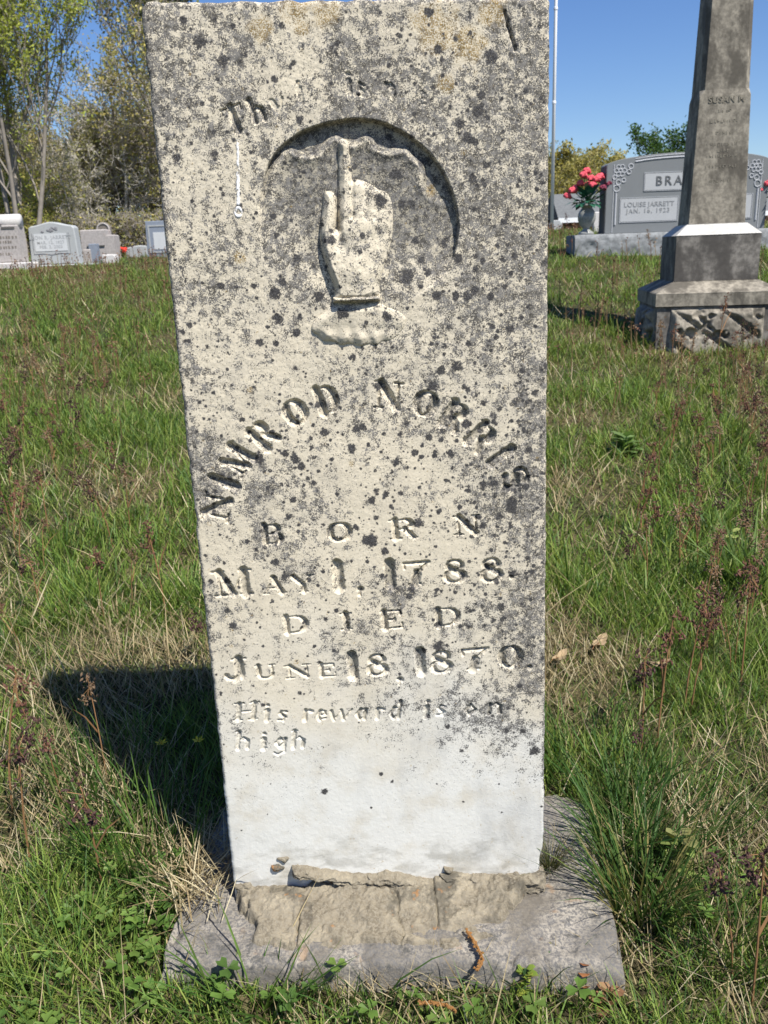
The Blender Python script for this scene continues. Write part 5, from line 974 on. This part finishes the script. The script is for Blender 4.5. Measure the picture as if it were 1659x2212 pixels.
def stalks():
    rng = np.random.default_rng(17); G = 'brown seed stalks standing in the grass'; lab = 'thin wood rush stalk with small brown seed head, standing in the lawn'
    feat = [('stout reddish stalk with a feathery head, at the far left picture edge', 25, 1765, .26, 'seed_red', 'stalk', 14), ('second reddish stalk close to the left picture edge', 62, 1850, .20, 'seed', 'stalk', 10),
            ('leaning rush stalk in the sunny grass left of the headstone shadow', 225, 1935, .20, 'seed', 'stalk', 13), ('dark seeded rush whose head touches the left edge of the marble', 452, 1445, .12, 'seed', 'stalk_green', 12),
            ('tall rush stalk with purple brown head near the lower right corner', 1625, 2170, .24, 'seed', 'stalk', 16), ('rush stalk low at right with a dark head, beside the bottom edge', 1585, 2120, .17, 'seed', 'stalk', 10),
            ('tall reddish rush standing right of the marble, halfway up the lawn', 1475, 1545, .26, 'seed_red', 'stalk', 15), ('dark headed rush in the lawn right of the footing back corner', 1385, 1640, .20, 'seed', 'stalk', 13), ('bushy rush by the right picture edge', 1600, 1480, .26, 'seed_red', 'stalk', 16),
            ('brown rush leaning before the obelisk plinth', 1432, 800, .28, 'seed_tan', 'stalk', 14), ('rush stalk rising across the rough panel of the obelisk', 1545, 830, .30, 'seed_red', 'stalk', 15), ('black dried weed clump left of the obelisk', 1222, 735, .26, 'seed', 'seed', 16),
            ('rush stalk growing at the left foot of the obelisk', 1395, 790, .2, 'seed_tan', 'stalk', 12), ('dark rush standing in the lawn left of the marble', 245, 1180, .2, 'seed', 'stalk', 12), ('rush with a pale stem left of the marble lettering', 470, 1370 - 60, .15, 'seed', 'stalk', 10),
            ('brown rush stalk in the lawn left, level with the carved name', 360, 1330, .22, 'seed_red', 'stalk', 13), ('reddish rush near the left edge, level with the carved dates', 45, 1250, .24, 'seed_red', 'stalk', 13)]
    for k, (lb, px, py, h, sm, tm, rich) in enumerate(feat):
        p = at_z(px, py, 0.0)
        for _ in range(8): p = at_z(px, py, float(ground_z(p[0], p[1])))
        if keep_out(np.array([p[0]]), np.array([p[1]]))[0] : p[1] += .35
        t = thing('rush_stalk', lb, 'seed stalk', (p[0], p[1], float(ground_z(p[0], p[1]))), 0, G); st, sd = rush_meshes(500 + k, h, rich); st.build('stem', M[tm], t); sd.build('seed_head', M[sm], t)
    protos = []
    for k in range(8):
        t = thing('rush_stalk', lab, 'seed stalk', (0, 0, 0), 0, G); st, sd = rush_meshes(600 + k, .17 + .012 * k, 8 + k % 4 * 2); st.build('stem', M['stalk' if k % 3 else 'stalk_green'], t); sd.build('seed_head', M[('seed', 'seed_red', 'seed_tan')[k % 3]], t); protos.append(t)
    x, y = wedge(900, 1.25, 5.2, .75, rng, .47, .0); q = patch2(x, y); k = (rng.random(len(x)) < np.clip((q - .36) * 3, .1, 1)) & ~((np.abs(x) < .32 * (y / 1.05)) & (y > 1.0)) ; x, y = x[k][:190], y[k][:190]; z = ground_z(x, y)
    for i in range(len(x)):
        s = rng.uniform(.55, 1.05); a = rng.uniform(0, 6.28)
        if i < 8: o = protos[i]; o.location = (x[i], y[i], z[i]); o.rotation_euler.z = a; o.scale = (s, s, s)
        else: dup(protos[i % 8], (x[i], y[i], z[i]), a, s)
    # the uncountable rest, further up the slope
    n = 4600; x, y = wedge(n, 3.2, 17, .7, rng); q = patch2(x, y); k = rng.random(len(x)) < np.clip((q - .33) * 3.5, .06, 1); x, y = x[k], y[k]; n = len(x); z = ground_z(x, y); h = rng.uniform(.08, .2, n) * np.clip(1.5 - y * .07, .55, 1); V, Q, C = [], [], []
    lx, ly = rng.normal(0, .1, n) * h, rng.normal(0, .1, n) * h; w = .0014 + .00022 * y; cs = np.array([(.17, .10, .05), (.13, .08, .045), (.2, .14, .07)])[rng.integers(0, 3, n)]; hc = np.array([(.12, .05, .035), (.18, .085, .05), (.09, .04, .03), (.24, .15, .085)])[rng.integers(0, 4, n)]
    B0 = np.stack([x, y, z], -1); T0 = np.stack([x + lx, y + ly, z + h], -1); wx = np.stack([w, 0 * w, 0 * w], -1)
    V.append(np.stack([B0 - wx, B0 + wx, T0 + wx * .6, T0 - wx * .6], 1)); C.append(np.repeat(cs[:, None], 4, 1))
    for _ in range(6):
        g = T0 + rng.normal(0, 1, (n, 3)) * np.array([.011, .011, .016]) ; s = (.0035 + .0006 * y)[:, None]; d = rng.normal(size=(n, 3)); d /= np.linalg.norm(d, axis=1)[:, None]; e = np.cross(d, rng.normal(size=(n, 3))); e /= np.linalg.norm(e, axis=1)[:, None]
        V.append(np.stack([g - d * s, g + e * s * .7, g + d * s, g - e * s * .7], 1)); C.append(np.repeat(hc[:, None], 4, 1))
    V = np.concatenate(V).reshape(-1, 3); o = np_mesh('distant_stalks', V, np.arange(len(V)).reshape(-1, 4), None, M['dry'], None, False, np.concatenate(C).reshape(-1, 3)); tag(o, 'haze of tiny brown seed stalks further up the slope', 'seed stalks', None, 'stuff')
stalks()

# ------------------------------------------------------------------ small things in the grass
def ground_at(px, py):
    p = at_z(px, py, 0.0)
    for _ in range(8): p = at_z(px, py, float(ground_z(p[0], p[1])))
    return p
def small_things():
    Yl = plain('yellow_petal', (.70, .52, .02), .5)
    for lb, px, py in (('yellow star flower in the headstone shadow, farther from the marble', 355, 1632), ('yellow flower in the headstone shadow, close to the marble', 434, 1626), ('tiny yellow flower at the far right edge of the lawn', 1650, 885), ('tiny yellow flower left of the marble, half way up', 478, 1140)):
        p = ground_at(px, py + 25); gz = p[2]; t = thing('yellow_flower', lb, 'flower', p, 0, 'small yellow flowers in the grass'); z = 0.05 ; st = MB(); st.tube([(0, 0, -.01), (0, 0, z)], .0009, 5); st.build('stem', M['stem'], t); f = MB()
        for k in range(6):
            a = k * 1.047; e = np.array([math.cos(a), math.sin(a), .35]); g = np.array([-math.sin(a), math.cos(a), 0]); c = np.array([0, 0, z]); f.add([c, c + e * .007 + g * .0028, c + e * .0125, c + e * .007 - g * .0028, c + e * .007 - [0, 0, .0006]], [(0, 1, 4), (1, 2, 4), (2, 3, 4), (3, 0, 4)])
        f.build('petals', Yl, t); MB().blob((0, 0, z + .001), (.002, .002, .0015), 1, 6, 4, 0).build('flower_centre', plain('flower_centre', (.45, .25, .02), .7), t)
    # catkins
    ck = plain('catkin', (.23, .115, .04), .9, .1, .4, 500)
    for lb, pts, z in (('curled brown catkin lying on the front right of the footing', [(1008, 2012), (1022, 2030), (1032, 2048), (1040, 2066), (1040, 2082), (1030, 2096)], .045), ('brown catkin lying in the grass before the footing', [(905, 2168), (935, 2166), (965, 2172), (985, 2186)], .02)):
        P = [at_z(a, c, z) for a, c in pts]; t = thing('catkin', lb, 'catkin', P[0]); m = MB(); rnd = random.Random(3); L = [np.array(p) - P[0] for p in P]
        m.tube(L, .0022, 6)
        for s in range(len(L) - 1):
            for j in range(9):
                q = L[s] + (L[s + 1] - L[s]) * j / 9; m.blob(q + np.array([rnd.gauss(0, .002), rnd.gauss(0, .002), abs(rnd.gauss(0, .0018))]), (.0021, .0021, .0017), s * 9 + j, 5, 3, .3)
        m.build('scales', ck, t)
    # broad leaved plants
    def rosette(name, lb, px, py, n, L, wd, cols, h, cat, z=None):
        p = ground_at(px, py) if z is None else at_z(px, py, z); t = thing(name, lb, cat, p); rng = np.random.default_rng(int(px)); V, Q, C, k = [], [], [], 0
        st = MB()
        for i in range(n):
            a = rng.uniform(0, 6.28); el = rng.uniform(.1, .9); hz = h * rng.random(); e = np.array([math.cos(a) * math.cos(el), math.sin(a) * math.cos(el), math.sin(el)]); g = np.array([-math.sin(a), math.cos(a), 0]); c = np.array([0, 0, hz]) + e * L * .2; s = L * rng.uniform(.7, 1.2)
            st.tube([(0, 0, hz * .6), c], .0008, 4); cl = np.array(cols[rng.integers(len(cols))]) * rng.uniform(.8, 1.2); dz = np.array([0, 0, -.25 * s])
            V += [c, c + e * s * .35 + g * s * wd, c + e * s * .4 + dz * .15, c + e * s * .35 - g * s * wd, c + e * s * .8 + g * s * wd * .75 + dz * .4, c + e * s * .85 + dz * .5, c + e * s * .8 - g * s * wd * .75 + dz * .4, c + e * s * 1.1 + dz]
            Q += [(k, k + 1, k + 2, k + 2), (k, k + 2, k + 3, k + 3), (k + 1, k + 4, k + 5, k + 2), (k + 2, k + 5, k + 6, k + 3), (k + 4, k + 7, k + 5, k + 5), (k + 5, k + 7, k + 6, k + 6)]; C += [cl * .8] + [cl] * 7; k += 8
        Tt = [(q[0], q[1], q[2]) for q in Q if q[2] == q[3]]; Q4 = [q for q in Q if q[2] != q[3]]
        np_mesh('leaves', V, Q4, Tt, M['leaf'], t, False, np.array(C)); st.tube([(0, 0, -.01), (0, 0, max(h, .01))], .0013, 5); st.build('stem', M['stem'], t)
    rosette('leafy_weed', 'bright green broad leaved weed in the lawn right of the carved name', 1350, 985, 60, .045, .42, [(.16, .25, .08), (.20, .29, .10)], .07, 'weed')
    rosette('leafy_weed', 'light green seedling with yellow leaf tips before the footing', 1133, 2150, 22, .013, .4, [(.20, .28, .05), (.30, .34, .06)], .045, 'weed')
    rosette('leafy_weed', 'reddish brown leaved weed at the front right of the footing', 1262, 2135, 12, .015, .5, [(.32, .14, .06), (.26, .11, .05)], .05, 'weed')
    rosette('leafy_weed', 'faded pinkish brown weed below the front right corner of the footing', 1310, 2175, 11, .018, .5, [(.34, .20, .11), (.30, .16, .09)], .03, 'weed')
    rosette('leafy_weed', 'pale yellow green weed at right, beside the big dark tuft', 1465, 1890, 22, .026, .4, [(.22, .28, .08), (.26, .26, .10)], .07, 'weed')
    rosette('leafy_weed', 'pale flowering weed near the right picture edge', 1575, 1195, 10, .03, .35, [(.38, .42, .14), (.20, .28, .08)], .06, 'weed')
    rosette('leafy_weed', 'small pale weed before the footing, right of its middle', 1185, 2120, 8, .016, .4, [(.30, .28, .14), (.24, .25, .10)], .05, 'weed')
    for lb, px, py, rz, s in (('dry tan leaf on the grass just right of the marble, by the lower dates', 1208, 1440, .9, .032), ('pale curled dry leaf standing right of the marble', 1295, 1408, 1.0, .038), ('reddish dead leaf on the lawn at right', 1420, 1455, .2, .03)):
        p = ground_at(px, py); t = thing('dry_leaf', lb, 'dry leaf', (p[0], p[1], float(ground_z(p[0], p[1])) + .02), rz, 'dry leaves on the lawn'); u = np.linspace(-1, 1, 9); V = []; Q = []
        for k, a in enumerate(u):
            w = s * .34 * (1 - a * a) ** .7 * (1 + .2 * math.sin(k * 2.1))
            for j, f in enumerate((-1, -.4, 0, .4, 1)): V.append((a * s, w * f, .012 * a * a + .35 * abs(f) * w + .002 * math.sin(k * 1.7 + j)))
        for k in range(8):
            for j in range(4): Q.append((k * 5 + j, k * 5 + j + 1, k * 5 + j + 6, k * 5 + j + 5))
        np_mesh('leaf_blade', V, Q, None, plain('dead_leaf', (.34, .25, .15), .8, .1, .25, 60), t, True); MB().tube([(-s * 1.35, 0, .008), (-s, 0, .012), (0, 0, .003)], .0009, 4).build('leaf_stalk', M['stalk'], t)
small_things()
